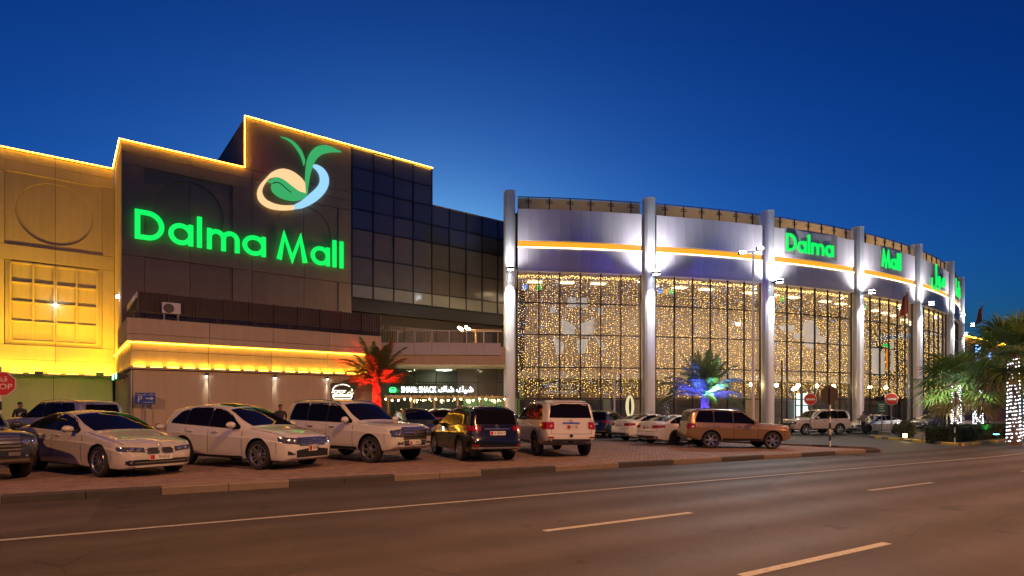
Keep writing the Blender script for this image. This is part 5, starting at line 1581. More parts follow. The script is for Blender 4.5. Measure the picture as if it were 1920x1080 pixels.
c.ring(True, 1.235, .045, .04, .009); c.plate(True, 1.03, '80735', w=.32, h=.15)
c.seams((1.6, 2.83, 3.79), .54, lambda x: 1.22); c.handles((2.58, 3.55), 1.10); c.mirrors(1.85, 1.32, (.11, .13, .11)); c.rails(2.4, 4.6, M_CHROME, .05); c.arches(.07); c.shuts(.3, 1.4, (.80, 1.3))
c.end(True, -.68, .68, 1.835, 1.87, 'spoiler', P_WHITE, .05, 12, 2)
c.end(False, -.5, .5, .75, 1.02, 'grille', M_TRIM, .01, 10, 3)
for sg in (-1, 1): c.end(False, sg * .55, sg * .88, .85, 1.02, 'headlight', M_LAMPG, .01, 8, 3)
mb = MB(); mb.box(-PAT['L'] / 2 - .10, -PAT['L'] / 2 + .2, -.04, .04, .48, .56); mb.box(-PAT['L'] / 2 + .02, -PAT['L'] / 2 + .1, -.5, .5, .44, .52); mb.build('tow_bar', M_TRIM, c.root)
seat(c.root, 1.36, 22.1, 104, 1.0)
tag(c.root, 'big white SUV seen from behind with dark rear window, beside the black crossover', 'car')
patrol = c.root

# champagne SUV seen from the side
c = car_white_suv('parked_suv', P_GOLD)
for sg in (-1, 1): c.side(sg, 4.50, 4.85, .98, 1.16, 'tail_light', M_TAIL, .012, 6, 3)
seat(c.root, 9.85, 26.4, -1.5, .925)
tag(c.root, 'champagne gold SUV seen from its side, facing right toward the stop sign', 'car')

# two white saloons and a black crossover behind it
def saloon(name, p, plate):
    c = Car(SEDAN, p, name); c.greenhouse()
    for sg in (-1, 1):
        c.end(True, sg * .40, sg * .80, lambda y: .78 + .03 * (abs(y) - .4), .925, 'tail_light', M_TAIL, .014, 9, 4)
        c.side(sg, 4.2, 4.5, .82, .92, 'tail_light', M_TAIL, .012, 5, 3)
        c.end(True, sg * .45, sg * .60, .33, .38, 'exhaust', M_CHROME, .014, 4, 2)
        c.end(False, sg * .40, sg * .80, .55, .66, 'headlight', M_LAMPG, .01, 8, 3)
    c.end(True, -.72, .72, .30, .43, 'diffuser', M_TRIM, .012, 14, 2); c.end(True, -.5, .5, 1.035, 1.06, 'boot_lip', p, .03, 12, 1)
    c.end(False, -.3, .3, .50, .63, 'grille', M_TRIM, .01, 8, 3); c.end(False, -.6, .6, .28, .37, 'lower_grille', M_TRIM, .01, 8, 3)
    c.ring(True, .93, .035, .03, .008); c.plate(True, .80, plate, w=.36, h=.13)
    c.seams((1.45, 2.70, 3.50), .30, lambda x: .955); c.handles((2.45, 3.30), .86); c.mirrors(1.72, 1.02, (.09, .12, .075)); c.shuts(.2, 1.38, (.62, 1.0))
    return c
SEDAN['rim'] = 'seven'
c = saloon('parked_sedan', P_WHITE2, '2 6158'); sal = c.root
seat(sal, 8.35, 29.2, 30, 1.0)
tag(sal, 'white sedan seen from behind, right next to the champagne SUV', 'car')
s2 = copy_tree(sal); seat(s2, 7.75, 32.2, 26, 1.02)
tag(s2, 'white sedan parked left of the other white sedan, near the black crossover', 'car')
def recolour(root, new, old):
    for o in [root] + list(root.children_recursive):
        if o.type == 'MESH':
            for sl_ in o.material_slots:
                if sl_.material == old:
                    sl_.link = 'OBJECT'; sl_.material = new
b2 = copy_tree(black_cross); recolour(b2, P_BLUE, P_BLACK)
seat(b2, 5.75, 35.6, 60, .93); tag(b2, 'dark blue crossover behind the white sedans, below the white camera pole', 'car')
# cars standing in the aisle behind the front row
d = copy_tree(crossover); recolour(d, P_GREY, P_WHITE); seat(d, -4.6, 28.5, -68, .96); tag(d, 'dark grey car facing us behind the white SUV and black crossover', 'car')
d = copy_tree(sal); recolour(d, P_RED, P_WHITE2); seat(d, -3.6, 35.2, 20, 1.12); tag(d, 'red car behind the black crossover, below the festoon bulbs', 'car')
d = copy_tree(white_suv); recolour(d, P_SILVER, P_WHITE); seat(d, -17.2, 22.6, 160, .95); tag(d, 'silver car behind the pale sedan, below the amber wing', 'car')
d = copy_tree(white_suv); seat(d, 22.3, 43.4, 192, .98, base=0.0); tag(d, 'white SUV on the driveway in front of the lit doorway', 'car')
d = copy_tree(sal); recolour(d, P_SILVER, P_WHITE2); seat(d, 27.6, 45.2, 200, 1.0, base=0.0); tag(d, 'silver sedan on the driveway below the green road sign', 'car')
d = copy_tree(sal); recolour(d, P_BLUE, P_WHITE2); seat(d, 35.2, 49.6, 207, 1.0, base=0.0); tag(d, 'dark sedan on the driveway left of the fan palm', 'car')
# ================================================================== PALMS AND PLANTS
M_TRUNK = mat('palm_trunk', (.11, .075, .05), .9, noise=.4, nscale=6, bump=.8, bscale=14)
M_FROND = mat('palm_frond', (.085, .13, .05), .55, noise=.3, nscale=3, island=.35)
M_FANL = mat('fan_leaf', (.085, .14, .035), .5, noise=.3, nscale=3, island=.35)
def see_through(m, col, f=.4):
    """thin leaves let some light through"""
    t = m.node_tree; tr = t.nodes.new('ShaderNodeBsdfTranslucent'); tr.inputs[0].default_value = (*col, 1)
    mx = t.nodes.new('ShaderNodeMixShader'); mx.inputs[0].default_value = f
    t.links.new(t.nodes['Principled BSDF'].outputs[0], mx.inputs[1]); t.links.new(tr.outputs[0], mx.inputs[2]); t.links.new(mx.outputs[0], t.nodes['Material Output'].inputs[0])
see_through(M_FROND, (.14, .19, .08)); see_through(M_FANL, (.12, .20, .05))
M_DRYF = mat('dry_frond', (.16, .11, .05), .8, noise=.3, nscale=3, island=.3)
M_HEDGE = mat('hedge_leaf', (.035, .065, .02), .6, noise=.3, nscale=3, island=.45)
M_BUSH = mat('bush_leaf', (.08, .085, .02), .6, noise=.3, nscale=3, island=.45)

def pinnate(mb, base, az, elev, L, droop, rng, leaf=.55, n=62):
    """feather frond: arched rib with two rows of leaflets"""
    p = Vector(base); d = Vector((math.cos(az) * math.cos(elev), math.sin(az) * math.cos(elev), math.sin(elev)))
    pts = [p.copy()]; steps = 14
    side0 = Vector((-math.sin(az), math.cos(az), 0))
    for i in range(steps):
        d = (d + Vector((0, 0, -droop / steps * (0.4 + 1.2 * i / steps)))).normalized()
        p = p + d * (L / steps); pts.append(p.copy())
    mb.tube(pts, [.035 * (1 - i / steps * .85) for i in range(steps + 1)], 4, 0, cap=False)
    for k in range(n):
        t = .12 + .88 * k / (n - 1)
        f = t * steps; i = min(int(f), steps - 1); q = pts[i].lerp(pts[i + 1], f - i); tg = (pts[i + 1] - pts[i]).normalized()
        up = side0.cross(tg).normalized()
        ll = leaf * (math.sin(PI * min(1, .15 + t * .85)) ** .6) * rng.uniform(.8, 1.1)
        for sg in (-1, 1):
            v = (side0 * sg * .9 + tg * .75 + up * rng.uniform(-.1, .45)).normalized()
            w = tg * .026
            m = q + v * ll * .55 + Vector((0, 0, -.02))
            e = q + v * ll + Vector((0, 0, -.12 * ll - rng.uniform(0, .06)))
            mb.add([q - w, q + w, m + w * .8, m - w * .8, e], [(0, 1, 2, 3), (3, 2, 4)])
def trunk(mb, h, r0, r1, rng, lean=(0, 0), rings=26):
    prof = []
    n = 14
    b = len(mb.v)
    for i in range(rings * 2 + 1):
        t = i / (rings * 2)
        r = (r0 + (r1 - r0) * t) * (1.0 if i % 2 else 1.14) * (1 + .25 * max(0, 1 - t * 8))
        for k in range(n):
            a = 2 * PI * k / n + (i // 2) * .3
            rr = r * (1 + .10 * math.sin(k * 2.1 + i))
            mb.v.append((lean[0] * t * t + rr * math.cos(a), lean[1] * t * t + rr * math.sin(a), h * t))
    for i in range(rings * 2):
        for k in range(n):
            mb.f.append((b + i * n + k, b + i * n + (k + 1) % n, b + (i + 1) * n + (k + 1) % n, b + (i + 1) * n + k)); mb.m.append(0)

def date_palm(X, Y, z, h, L, label, seed, nf=44, name='date_palm'):
    rng = random.Random(seed)
    root = empty(name, (X, Y, z)); tag(root, label, 'palm tree', 'palm trees')
    mb = MB(); trunk(mb, h, .26, .22, rng); mb.build('trunk', M_TRUNK, root, 50)
    mb = MB()
    for k in range(nf):
        az = k * 2.39996 + rng.uniform(-.2, .2); t = k / nf
        el = math.radians(84 - 66 * t + rng.uniform(-8, 8))
        pinnate(mb, (.12 * math.cos(az), .12 * math.sin(az), h - .15 + .25 * (1 - t)), az, el, L * rng.uniform(.75, 1.08), .85 + .55 * t + rng.uniform(-.2, .3), rng, leaf=L * .22)
    mb.build('crown', M_FROND, root)
    return root
zz = gz(-8.2, 35.5) + PAVE
rp = date_palm(-8.15, 35.6, zz, 3.15, 2.75, 'date palm lit bright red in front of the podium corner', 4, 30)
for sx, sy in ((.55, -.55), (1.5, -1.9)):
    mb = MB(); mb.bbox(sx - .12, sx + .12, sy - .1, sy + .1, .1, .3, .02); mb.tube([(sx, sy, 0), (sx, sy, .12)], .03, 8); mb.build('ground_lamp', M_DARKMETAL, rp)
lamp('SPOT', (1.5, -1.9, .45), 4200, (1, .012, .006), rp, radius=.1, aim=(-1.3, 1.55, 3.4), spot=42, blend=.7, name='red_beam')
lamp('SPOT', (.6, -.75, .4), 3600, (1, .012, .006), rp, radius=.1, aim=(-.40, .45, 2.6), spot=62, blend=.5, name='red_beam')
lamp('SPOT', (-.3, -.7, 1.6), 2600, (1, .012, .006), rp, radius=.1, aim=(.10, .35, 1.6), spot=90, blend=.5, name='red_beam')
zz = gz(11.5, 39) + PAVE
bp = date_palm(12.1, 37.0, zz, 2.7, 3.1, 'date palm lit blue below and green above, before the second glass bay', 9, 31)
lamp('SPOT', (-.9, -.4, .5), 4200, (.06, .05, 1), bp, radius=.1, aim=(.75, .45, 2.2), spot=90, blend=.6, name='blue_beam')
lamp('SPOT', (.9, -.2, .5), 4200, (.06, .05, 1), bp, radius=.1, aim=(-.7, .3, 2.2), spot=80, blend=.6, name='blue_beam')
lamp('SPOT', (.1, -.9, 2.2), 3600, (.30, 1, .14), bp, radius=.1, aim=(0, .55, 2.2), spot=75, blend=.6, name='green_beam')
for sx, sy in ((-.9, -.4), (.9, -.4), (-1.9, -1.6), (1.7, -1.8), (.2, -2.4)):
    mb = MB(); mb.bbox(sx - .12, sx + .12, sy - .1, sy + .1, .12, .34, .02); mb.tube([(sx, sy, 0), (sx, sy, .14)], .03, 6); mb.build('ground_lamp', M_DARKMETAL, bp)
lamp('SPOT', (-1.9, -1.6, .45), 3200, (.07, .06, 1), bp, radius=.1, aim=(1.3, 1.3, 2.2), spot=60, blend=.8, name='blue_beam')
lamp('SPOT', (1.7, -1.8, .45), 3200, (.10, .08, 1), bp, radius=.1, aim=(-.9, 1.5, 2.2), spot=60, blend=.8, name='blue_beam')
lamp('SPOT', (.2, -2.4, .45), 5200, (.40, 1, .25), bp, radius=.1, aim=(-.15, 2.1, 4.6), spot=44, blend=.8, name='green_beam')
zz0 = gz(13.6, 38.4)
bx = empty('utility_box', (14.1, 38.2, zz0 + PAVE)); tag(bx, 'cabinet with two doors, blue light painted on, beside the blue palm trunk', 'cabinet')
mb = MB(); mb.bbox(-.55, .55, -.25, .25, 0, 1.75, .02); mb.build('casing', mat('blue_light_box', (.05, .1, .5), .5), bx)  # blue light is put into the casing and door colour
for s in (-1, 1): mb = MB(); mb.box(min(s * .03, s * .5), max(s * .03, s * .5), -.27, -.252, .1, 1.65); mb.build('door', mat('blue_light_box', (.05, .1, .5)), bx)

def fan_palm(X, Y, z, h, R, label, seed, nf=40, wrap=True, name='fan_palm', lean=(0, 0)):
    rng = random.Random(seed)
    root = empty(name, (X, Y, z)); tag(root, label, 'palm tree', 'palm trees')
    mb = MB(); trunk(mb, h, .24, .17, rng, lean, 22); mb.build('trunk', M_TRUNK, root, 50)
    for part, rng_, m in (('crown', range(nf), M_FANL), ('dry_skirt', range(nf, nf + 8), M_DRYF)):
        mb = MB()
        for k in rng_:
            az = k * 2.39996 + rng.uniform(-.25, .25); t = min(k / nf, 1.15)
            el = math.radians(75 - 105 * t + rng.uniform(-8, 8))
            d = Vector((math.cos(az) * math.cos(el), math.sin(az) * math.cos(el), math.sin(el)))
            b = Vector((lean[0], lean[1], h)); stalk = R * rng.uniform(.42, .58)
            hub = b + d * stalk + Vector((0, 0, -.12 * stalk))
            mb.tube([b, b + d * stalk * .5 + Vector((0, 0, .02)), hub], .016, 4, 0, cap=False)
            s = Vector((-math.sin(az), math.cos(az), 0)); up = s.cross(d)
            nb = 22
            for q in range(nb):
                a = math.radians(-105 + 210 * q / (nb - 1))
                v = (d * math.cos(a) + s * math.sin(a) + up * rng.uniform(-.06, .12)).normalized()
                ln = R * .62 * (.75 + .25 * math.cos(a)) * rng.uniform(.88, 1.06)
                wv = v.cross(up).normalized() * .055
                m1 = hub + v * ln * .55; e = hub + v * ln + Vector((0, 0, -.22 * ln - rng.uniform(0, .12)))
                mb.add([hub, m1 + wv, e, m1 - wv], [(0, 1, 2, 3)])
        mb.build(part, m, root)
    if wrap:
        mb = MB(); n = 420
        for i in range(n):
            t = i / n + rng.uniform(-.004, .004); a = t * 2 * PI * 23.3 + rng.uniform(-.35, .35); r = (.29 - .07 * t)
            octa(mb, (lean[0] * t * t + r * math.cos(a), lean[1] * t * t + r * math.sin(a), .1 + (h - .25) * t), .021, 0)
        o = mb.build('light_wrap', glow('cold_fairy', (.85, .9, 1.0), 14, False), root); tag(o, kind='stuff')
    return root
def islz(X, Y): return gz(X, Y) + .11
fan_palm(28.9, 38.4, islz(28.9, 38.4), 3.5, 2.75, 'fan palm with light wrapped trunk behind the hedge, left of the other fan palm', 21)
fan_palm(31.1, 39.4, islz(31.1, 39.4), 3.2, 2.2, 'smaller fan palm with light wrapped trunk just behind the left fan palm', 22, 24)
fan_palm(25.4, 29.9, islz(25.4, 29.9), 4.6, 2.6, 'tall fan palm with light wrapped trunk cut by the right edge', 23, 36)
fan_palm(28.6, 32.6, islz(28.6, 32.6), 4.4, 2.4, 'fan palm at the right edge behind the nearest wrapped trunk', 24, 30)

def leafmass(mb, inside, n, size, rng, box):
    c = 0
    while c < n:
        p = Vector([rng.uniform(a, b) for a, b in box])
        if not inside(p): continue
        c += 1
        d = Vector((rng.gauss(0, 1), rng.gauss(0, 1), rng.gauss(0, 1) + .4)).normalized(); e = d.orthogonal().normalized(); s = size * rng.uniform(.6, 1.3)
        e = Matrix.Rotation(rng.uniform(0, 6.3), 3, d) @ e; g = d.cross(e)
        mb.add([p - e * s, p + g * s * .45, p + e * s, p - g * s * .45], [(0, 1, 2, 3)])
hx, hy = xy(37.0, 14.7)
hedge = empty('hedge', (hx, hy, islz(hx, hy)), math.atan2(DR.y, DR.x)); tag(hedge, 'clipped dark green hedge on the planted island by the road', 'hedge')
rng = random.Random(31)
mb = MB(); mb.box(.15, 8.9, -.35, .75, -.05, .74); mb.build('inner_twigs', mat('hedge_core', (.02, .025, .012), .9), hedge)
mb = MB()
leafmass(mb, lambda p: p.x < .25 or p.x > 8.8 or p.y < -.33 or p.z > .72, 9000, .05, rng, ((0, 9.05), (-.5, .9), (-.02, .88 + .0)))
mb.build('foliage', M_HEDGE, hedge)
for k, (u, v, r_, lab) in enumerate(((40.2, 17.8, .62, 'round bush lit yellow by a ground lamp left of the hedge'), (41.6, 18.4, .55, 'small round bush just behind the yellow lit bush'))):
    X, Y = xy(u, v); b = empty('bush', (X, Y, islz(X, Y))); tag(b, lab, 'bush')
    mb = MB(); leafmass(mb, lambda p: .45 < (p - Vector((0, 0, r_ * .8))).length / r_ < 1.0 + .1 * math.sin(p.x * 9) and p.z > 0, 1500, .05, rng, ((-r_ * 1.1, r_ * 1.1), (-r_ * 1.1, r_ * 1.1), (0, r_ * 1.9))); mb.build('foliage', M_BUSH, b)
    mb = MB(); mb.tube([(0, 0, -.05), (0, 0, r_ * .6)], .04, 6); mb.build('stem', M_TRUNK, b)
X, Y = xy(38.6, 17.2)
gl = empty('ground_floodlight', (X, Y, islz(X, Y))); tag(gl, 'small warm floodlight on the island shining at the bush', 'floodlight')
mb = MB(); mb.bbox(-.14, .14, -.1, .1, .1, .34, .02); mb.tube([(0, 0, 0), (0, 0, .12)], .025, 6); mb.build('housing', M_DARKMETAL, gl)
mb = MB(); mb.box(-.11, .11, -.125, -.102, .13, .31); mb.build('lens', glow('flood_lens', (1, .66, .12), 60), gl)
lamp('SPOT', (.1, -.12, .25), 120, (1, .7, .12), gl, radius=.06, aim=(1.0, -.1, .3), spot=120, blend=.6, name='flood_beam')

# ================================================================== SIGNS AND POLES
def striped_pole(parent, h, r=.038, band=.28):
    k = 0; z = 0
    while z < h - .01:
        z1 = min(z + band, h); mb = MB(); mb.tube([(0, 0, z), (0, 0, z1)], r, 10); mb.build('pole_band', M_INK if k % 2 else M_WHITE, parent, 50); z = z1; k += 1
def octagon(r): return [(r * math.cos(PI / 8 + k * PI / 4), r * math.sin(PI / 8 + k * PI / 4)) for k in range(8)]
X, Y = 14.95, 27.75
st = empty('stop_sign', (X, Y, gz(X, Y) + PAVE), math.radians(8)); tag(st, 'back of an octagonal stop sign on a striped pole by the court corner', 'road sign')
striped_pole(st, 2.0); mb = MB(); mb.tube([(0, 0, 2.0), (0, 0, 2.75)], .038, 10); mb.build('pole', M_BACKS, st)
mb = MB(); mb.prism([(a, b + 2.45) for a, b in octagon(.46)], -.035, -.05 + .0, fz); o = mb.build('sign_plate', M_BACKS, st); o.location.y = .09
X, Y = -16.38, 18.9
st = empty('stop_sign', (X, Y, gz(X, Y) + PAVE), math.radians(36)); tag(st, 'red octagonal stop sign on a striped pole at the left edge', 'road sign')
striped_pole(st, 2.0); mb = MB(); mb.prism([(a, b + 2.24) for a, b in octagon(.42)], -.045, -.06, fz); mb.build('sign_plate', M_WHITE, st)
mb = MB(); mb.prism([(a, b + 2.24) for a, b in octagon(.395)], -.0605, -.064, fz); mb.build('sign_face', M_RED, st)
text_obj('STOP', .25, .002, M_WHITE, st, Matrix.Translation((0, -.067, 2.15))); text_obj('\uFED2\uFED7', .24, .002, M_WHITE, st, Matrix.Translation((0, -.067, 2.39)), 'arabic_lettering')
mb = MB(); mb.tube([(0, 0, 2.0), (0, 0, 2.8)], .036, 8); mb.build('pole', M_METAL, st)
def no_entry(px, Y, z0, rz, label, squash=1):
    X = (px - 960) / FPX * Y
    e = empty('no_entry_sign', (X, Y, gz(X, Y)), rz); tag(e, label, 'road sign')
    mb = MB(); mb.tube([(0, 0, 0), (0, 0, z0 + .4)], .035, 8); mb.build('pole', M_METAL, e)
    circ = lambda r: [(r * math.cos(2 * PI * k / 28), z0 + r * math.sin(2 * PI * k / 28)) for k in range(28)]
    mb = MB(); mb.prism(circ(.42), -.04, -.055, fz); mb.build('sign_plate', M_WHITE, e)
    mb = MB(); mb.prism(circ(.39), -.0555, -.059, fz); mb.build('sign_face', M_RED, e)
    mb = MB(); mb.box(-.29, .29, -.064, -.0595, z0 - .07, z0 + .07); mb.build('sign_bar', M_WHITE, e)
no_entry(1671, 40.5, 2.55, -.2, 'red no entry sign right of the green road sign')
no_entry(1519, 42.0, 2.55, -.2, 'red no entry sign left of the back of the stop sign')
X, Y = xy(36.9, 13.95)
e = empty('no_entry_sign', (X, Y, islz(X, Y)), math.radians(43)); tag(e, 'round road sign seen edge-on on a striped pole before the hedge', 'road sign')
striped_pole(e, 2.0, .035); mb = MB(); mb.tube([(0, 0, 2.0), (0, 0, 2.75)], .034, 8); mb.build('pole', M_GREENS, e)
circ = lambda r: [(r * math.cos(2 * PI * k / 28), 2.4 + r * math.sin(2 * PI * k / 28)) for k in range(28)]
mb = MB(); mb.prism(circ(.40), -.035, -.05, fz); mb.build('sign_plate', M_WHITE, e)
mb = MB(); mb.prism(circ(.37), -.0505, -.054, fz); mb.build('sign_face', M_RED, e); mb = MB(); mb.box(-.27, .27, -.059, -.0545, 2.34, 2.46); mb.build('sign_bar', M_WHITE, e)
X, Y = (1653 - 960) / FPX * 40.8, 40.8
e = empty('direction_sign', (X, Y, gz(X, Y)), -.15); tag(e, 'small green direction sign with white lines and an arrow near the entrance', 'road sign')
mb = MB(); mb.tube([(0, 0, 0), (0, 0, 2.3)], .035, 8); mb.build('pole', M_METAL, e)
mb = MB(); mb.box(-.26, .26, -.055, -.04, 1.6, 2.3); mb.build('sign_plate', M_GREENS, e)
for k, z in enumerate((2.18, 2.05, 1.92)): mb = MB(); mb.box(-.18 + .02 * k, .18 - .03 * k, -.06, -.0555, z - .03, z + .03); mb.build('sign_line', M_WHITE, e)
mb = MB(); mb.prism([(-.16, 1.72), (.06, 1.72), (.06, 1.66), (.2, 1.75), (.06, 1.84), (.06, 1.78), (-.16, 1.78)], -.0555, -.06, fz); mb.build('arrow', M_WHITE, e)
s, z = on(PD, 270, 747)
X, Y = wpt(s, PD - .6)
e = empty('parking_sign', (X, Y, gz(X, Y) + PAVE), BA - .25); tag(e, 'blue parking sign with white P and arrow before the beige podium wall', 'road sign')
zc = CAMZ + (760 - 747) / FPX * Y - e.location.z
mb = MB(); mb.tube([(0, 0, 0), (0, 0, zc + .2)], .035, 8); mb.build('pole', M_METAL, e)
mb = MB(); mb.box(-.44, .44, -.055, -.04, zc - .28, zc + .28); mb.build('sign_plate', M_BLUE, e)
text_obj('P', .42, .002, M_WHITE, e, Matrix.Translation((-.22, -.058, zc - .05)))
text_obj('\uFE95\uFE8D\uFEAD\uFE8E\uFEF4\uFEB4\uFEDF\uFE8D \uFED2\uFED7\uFE8D\uFEEE\uFEE3', .14, .002, M_WHITE, e, Matrix.Translation((0, -.058, zc + .20)), 'arabic_lettering')
text_obj('PARKING', .10, .002, M_WHITE, e, Matrix.Translation((.14, -.058, zc - .20)))
mb = MB(); mb.prism([(.02, zc - .03), (.24, zc - .03), (.24, zc - .09), (.38, zc), (.24, zc + .09), (.24, zc + .03), (.02, zc + .03)], -.0555, -.06, fz); mb.build('arrow', M_WHITE, e)

# tall lamp post with two floodlights in front of the third column
X, Y = (1412 - 960) / FPX * 41.5, 41.5
lp = empty('lamp_post', (X, Y, gz(X, Y)), 0); tag(lp, 'tall white lamp post with two lit floodlights before the third column', 'lamp post')
zt = CAMZ + (760 - 472) / FPX * Y - gz(X, Y)
mb = MB(); mb.tube([(0, 0, 0), (0, 0, 5), (0, 0, zt)], [.10, .085, .06], 12); mb.build('pole', M_WHITE, lp, 50)
mb = MB(); mb.lathe([(.25, 0), (.25, .05), (.12, .12), (.11, .4)], 14); mb.build('base_flange', M_METAL, lp)
mb = MB(); mb.tube([(-.75, 0, zt - .1), (0, 0, zt + .02), (.5, .1, zt + .18)], .035, 8); mb.build('cross_arm', M_METAL, lp)
for (x, z, dx) in ((-.75, zt - .05, -.4), (.5, zt + .24, .4)):
    mb = MB(); mb.bbox(x - .24, x + .24, -.06, .22, z - .12, z + .12, .03); mb.build('lamp_head', M_DARKMETAL, lp)
    mb = MB(); mb.box(x - .2, x + .2, -.085, -.062, z - .09, z + .09); mb.build('lamp_lens', glow('flood_white', (.9, .97, 1), 120), lp)
    lamp('SPOT', (x, -.15, z - .05), 1700, (.92, .97, 1), lp, radius=.12, aim=(dx * .4, -.8, -.75), spot=120, blend=.7, name='post_beam')
    lamp('SPOT', (x, -.2, z), 260, (.88, .95, 1), lp, radius=.1, aim=(dx, .9, .1), spot=100, blend=.9, name='back_beam')
def cam_pole(px, Y, py_top, material, label, r=.06, base=PAVE):
    X = (px - 960) / FPX * Y
    e = empty('camera_pole', (X, Y, gz(X, Y) + base)); tag(e, label, 'pole')
    h = CAMZ + (760 - py_top) / FPX * Y - e.location.z
    mb = MB(); mb.tube([(0, 0, 0), (0, 0, h)], [r, r * .85], 10); mb.build('pole', material, e, 50)
    mb = MB(); mb.lathe([(r * 2.2, 0), (r * 2.2, .04), (r * 1.2, .08)], 12); mb.build('base_flange', material, e)
    for sg in (-1, 1):
        if sg > 0 and material is M_BACKS: continue
        mb = MB(); mb.tube([(0, 0, h - .35), (sg * .28, -.1, h - .3)], .02, 6); mb.bbox(sg * .38 - .16, sg * .38 + .16, -.2, -.05, h - .36, h - .22, .02); mb.build('camera', M_WHITE, e)
    return e
cam_pole(1152, 38.0, 690, M_WHITE, 'slim white pole with two cameras before the first glass bay')
cam_pole(1466, 37.0, 676, M_BACKS, 'slim brown pole with one camera before the third glass bay', .055, 0)
# flagpoles with furled flags
def flagpole(px, Y, py_top, lean, label):
    X = (px - 960) / FPX * Y
    e = empty('flagpole', (X, Y, gz(X, Y))); tag(e, label, 'flagpole')
    h = CAMZ + (760 - py_top) / FPX * Y - e.location.z
    mb = MB(); mb.tube([(0, 0, 0), (lean * .5, 0, h * .5), (lean, 0, h)], [.07, .055, .035], 10); mb.build('pole', M_METAL, e, 50)
    mb = MB(); mb.ball((lean, 0, h + .05), .07, 8, 6); mb.build('finial', M_METAL, e)
    mb = MB(); n = 10; m = 8
    for i in range(n + 1):
        for j in range(m + 1):
            u = i / n; v = j / m
            mb.v.append((lean - .04 - u * (.35 + .55 * v) , .12 * math.sin(u * 9 + v * 3) * u, h - .15 - v * 1.7 - u * .5))
    for i in range(n):
        for j in range(m):
            a = i * (m + 1) + j; mb.f.append((a, a + m + 1, a + m + 2, a + 1)); mb.m.append(0)
    mb.build('flag', mat('flag_cloth', (.28, .08, .07), .8, noise=.5, nscale=1.2), e, 60)
flagpole(1703, 46, 543, 0, 'flagpole with drooping red flag before the fifth column')
flagpole(1851, 62, 570, -.5, 'thin flagpole with drooping flag against the sky at the right')
# low lamp post among the palms and green floods on the island
X, Y = (1853 - 960) / FPX * 45, 45
e = empty('lamp_post', (X, Y, gz(X, Y) + .1)); tag(e, 'low post-top lamp glowing white between the fan palms', 'lamp post')
zl = CAMZ + (760 - 718) / FPX * Y - e.location.z
mb = MB(); mb.tube([(0, 0, 0), (0, 0, zl - .12)], .05, 8); mb.build('pole', M_DARKMETAL, e)
mb = MB(); mb.ball((0, 0, zl), .16, 12, 8); mb.build('globe', glow('globe_white', (1, .95, .85), 40), e)
lamp('POINT', (0, -.25, zl), 900, (1, .95, .85), e, radius=.2, name='globe_light')
for k, (px, Y) in enumerate(((1868, 34.0), (1800, 36.5))):  # the second, white one is added to brighten the palms
    X = (px - 960) / FPX * Y
    e = empty('ground_floodlight', (X, Y, islz(X, Y))); tag(e, ('green floodlight on the island behind the edge-on sign', 'added white floodlight brightening the left fan palm from its foot')[k], 'floodlight')
    mb = MB(); mb.bbox(-.14, .14, -.1, .1, .1, .34, .02); mb.tube([(0, 0, 0), (0, 0, .12)], .025, 6); mb.build('housing', M_DARKMETAL, e)
    mb = MB(); mb.box(-.11, .11, -.08, .08, .342, .36); mb.build('lens', (M_GFLOOD, M_COLD)[k], e)
    lamp('SPOT', (0, 0, .4), (500, 2600)[k], ((.1, 1, .2), (.95, 1, .8))[k], e, radius=.08, aim=((-.1, .3, 1), (.12, .35, 1))[k], spot=110, blend=.6, name='flood_beam')
# oval shop totem at the second column
X, Y = (1181 - 960) / FPX * 42.5, 42.5
e = empty('info_totem', (X, Y, gz(X, Y) + PAVE)); tag(e, 'oval lit totem with dark centre beside the second column', 'sign')
mb = MB(); mb.prism([(.3 * math.cos(2 * PI * k / 24), 1.9 + .8 * math.sin(2 * PI * k / 24)) for k in range(24)], -.08, .08, fz); mb.build('lit_oval', glow('totem', (1, .85, .45), .8), e)
mb = MB(); mb.prism([(.09 * math.cos(2 * PI * k / 24) , 1.9 + .62 * math.sin(2 * PI * k / 24)) for k in range(24)], -.1, -.081, fz); mb.build('dark_centre', M_FRAME, e)
mb = MB(); mb.box(-.07, .07, -.05, .05, 0, 1.15); mb.build('post', M_FRAME, e)
# white bollards along the pavement of the entrance
for k in range(12):
    a = bay_a(2, .25) + k * math.radians(1.35)
    X, Y = arc(a, RC + 3.6 + (.0)); b = empty('bollard', (X, Y, gz(X, Y)))
    tag(b, 'low white bollard, ' + ('first second third fourth fifth sixth seventh eighth ninth tenth eleventh twelfth'.split()[k]) + ' from the left in the row along the entrance', 'bollard', 'bollards along the entrance pavement')
    mb = MB(); mb.lathe([(.07, 0), (.07, .85), (.05, .92), (.001, .94)], 12); mb.build('post', M_WHITE, b, 50)
    mb = MB(); mb.lathe([(.073, .66), (.073, .76)], 12); mb.build('band', M_DARKMETAL, b)

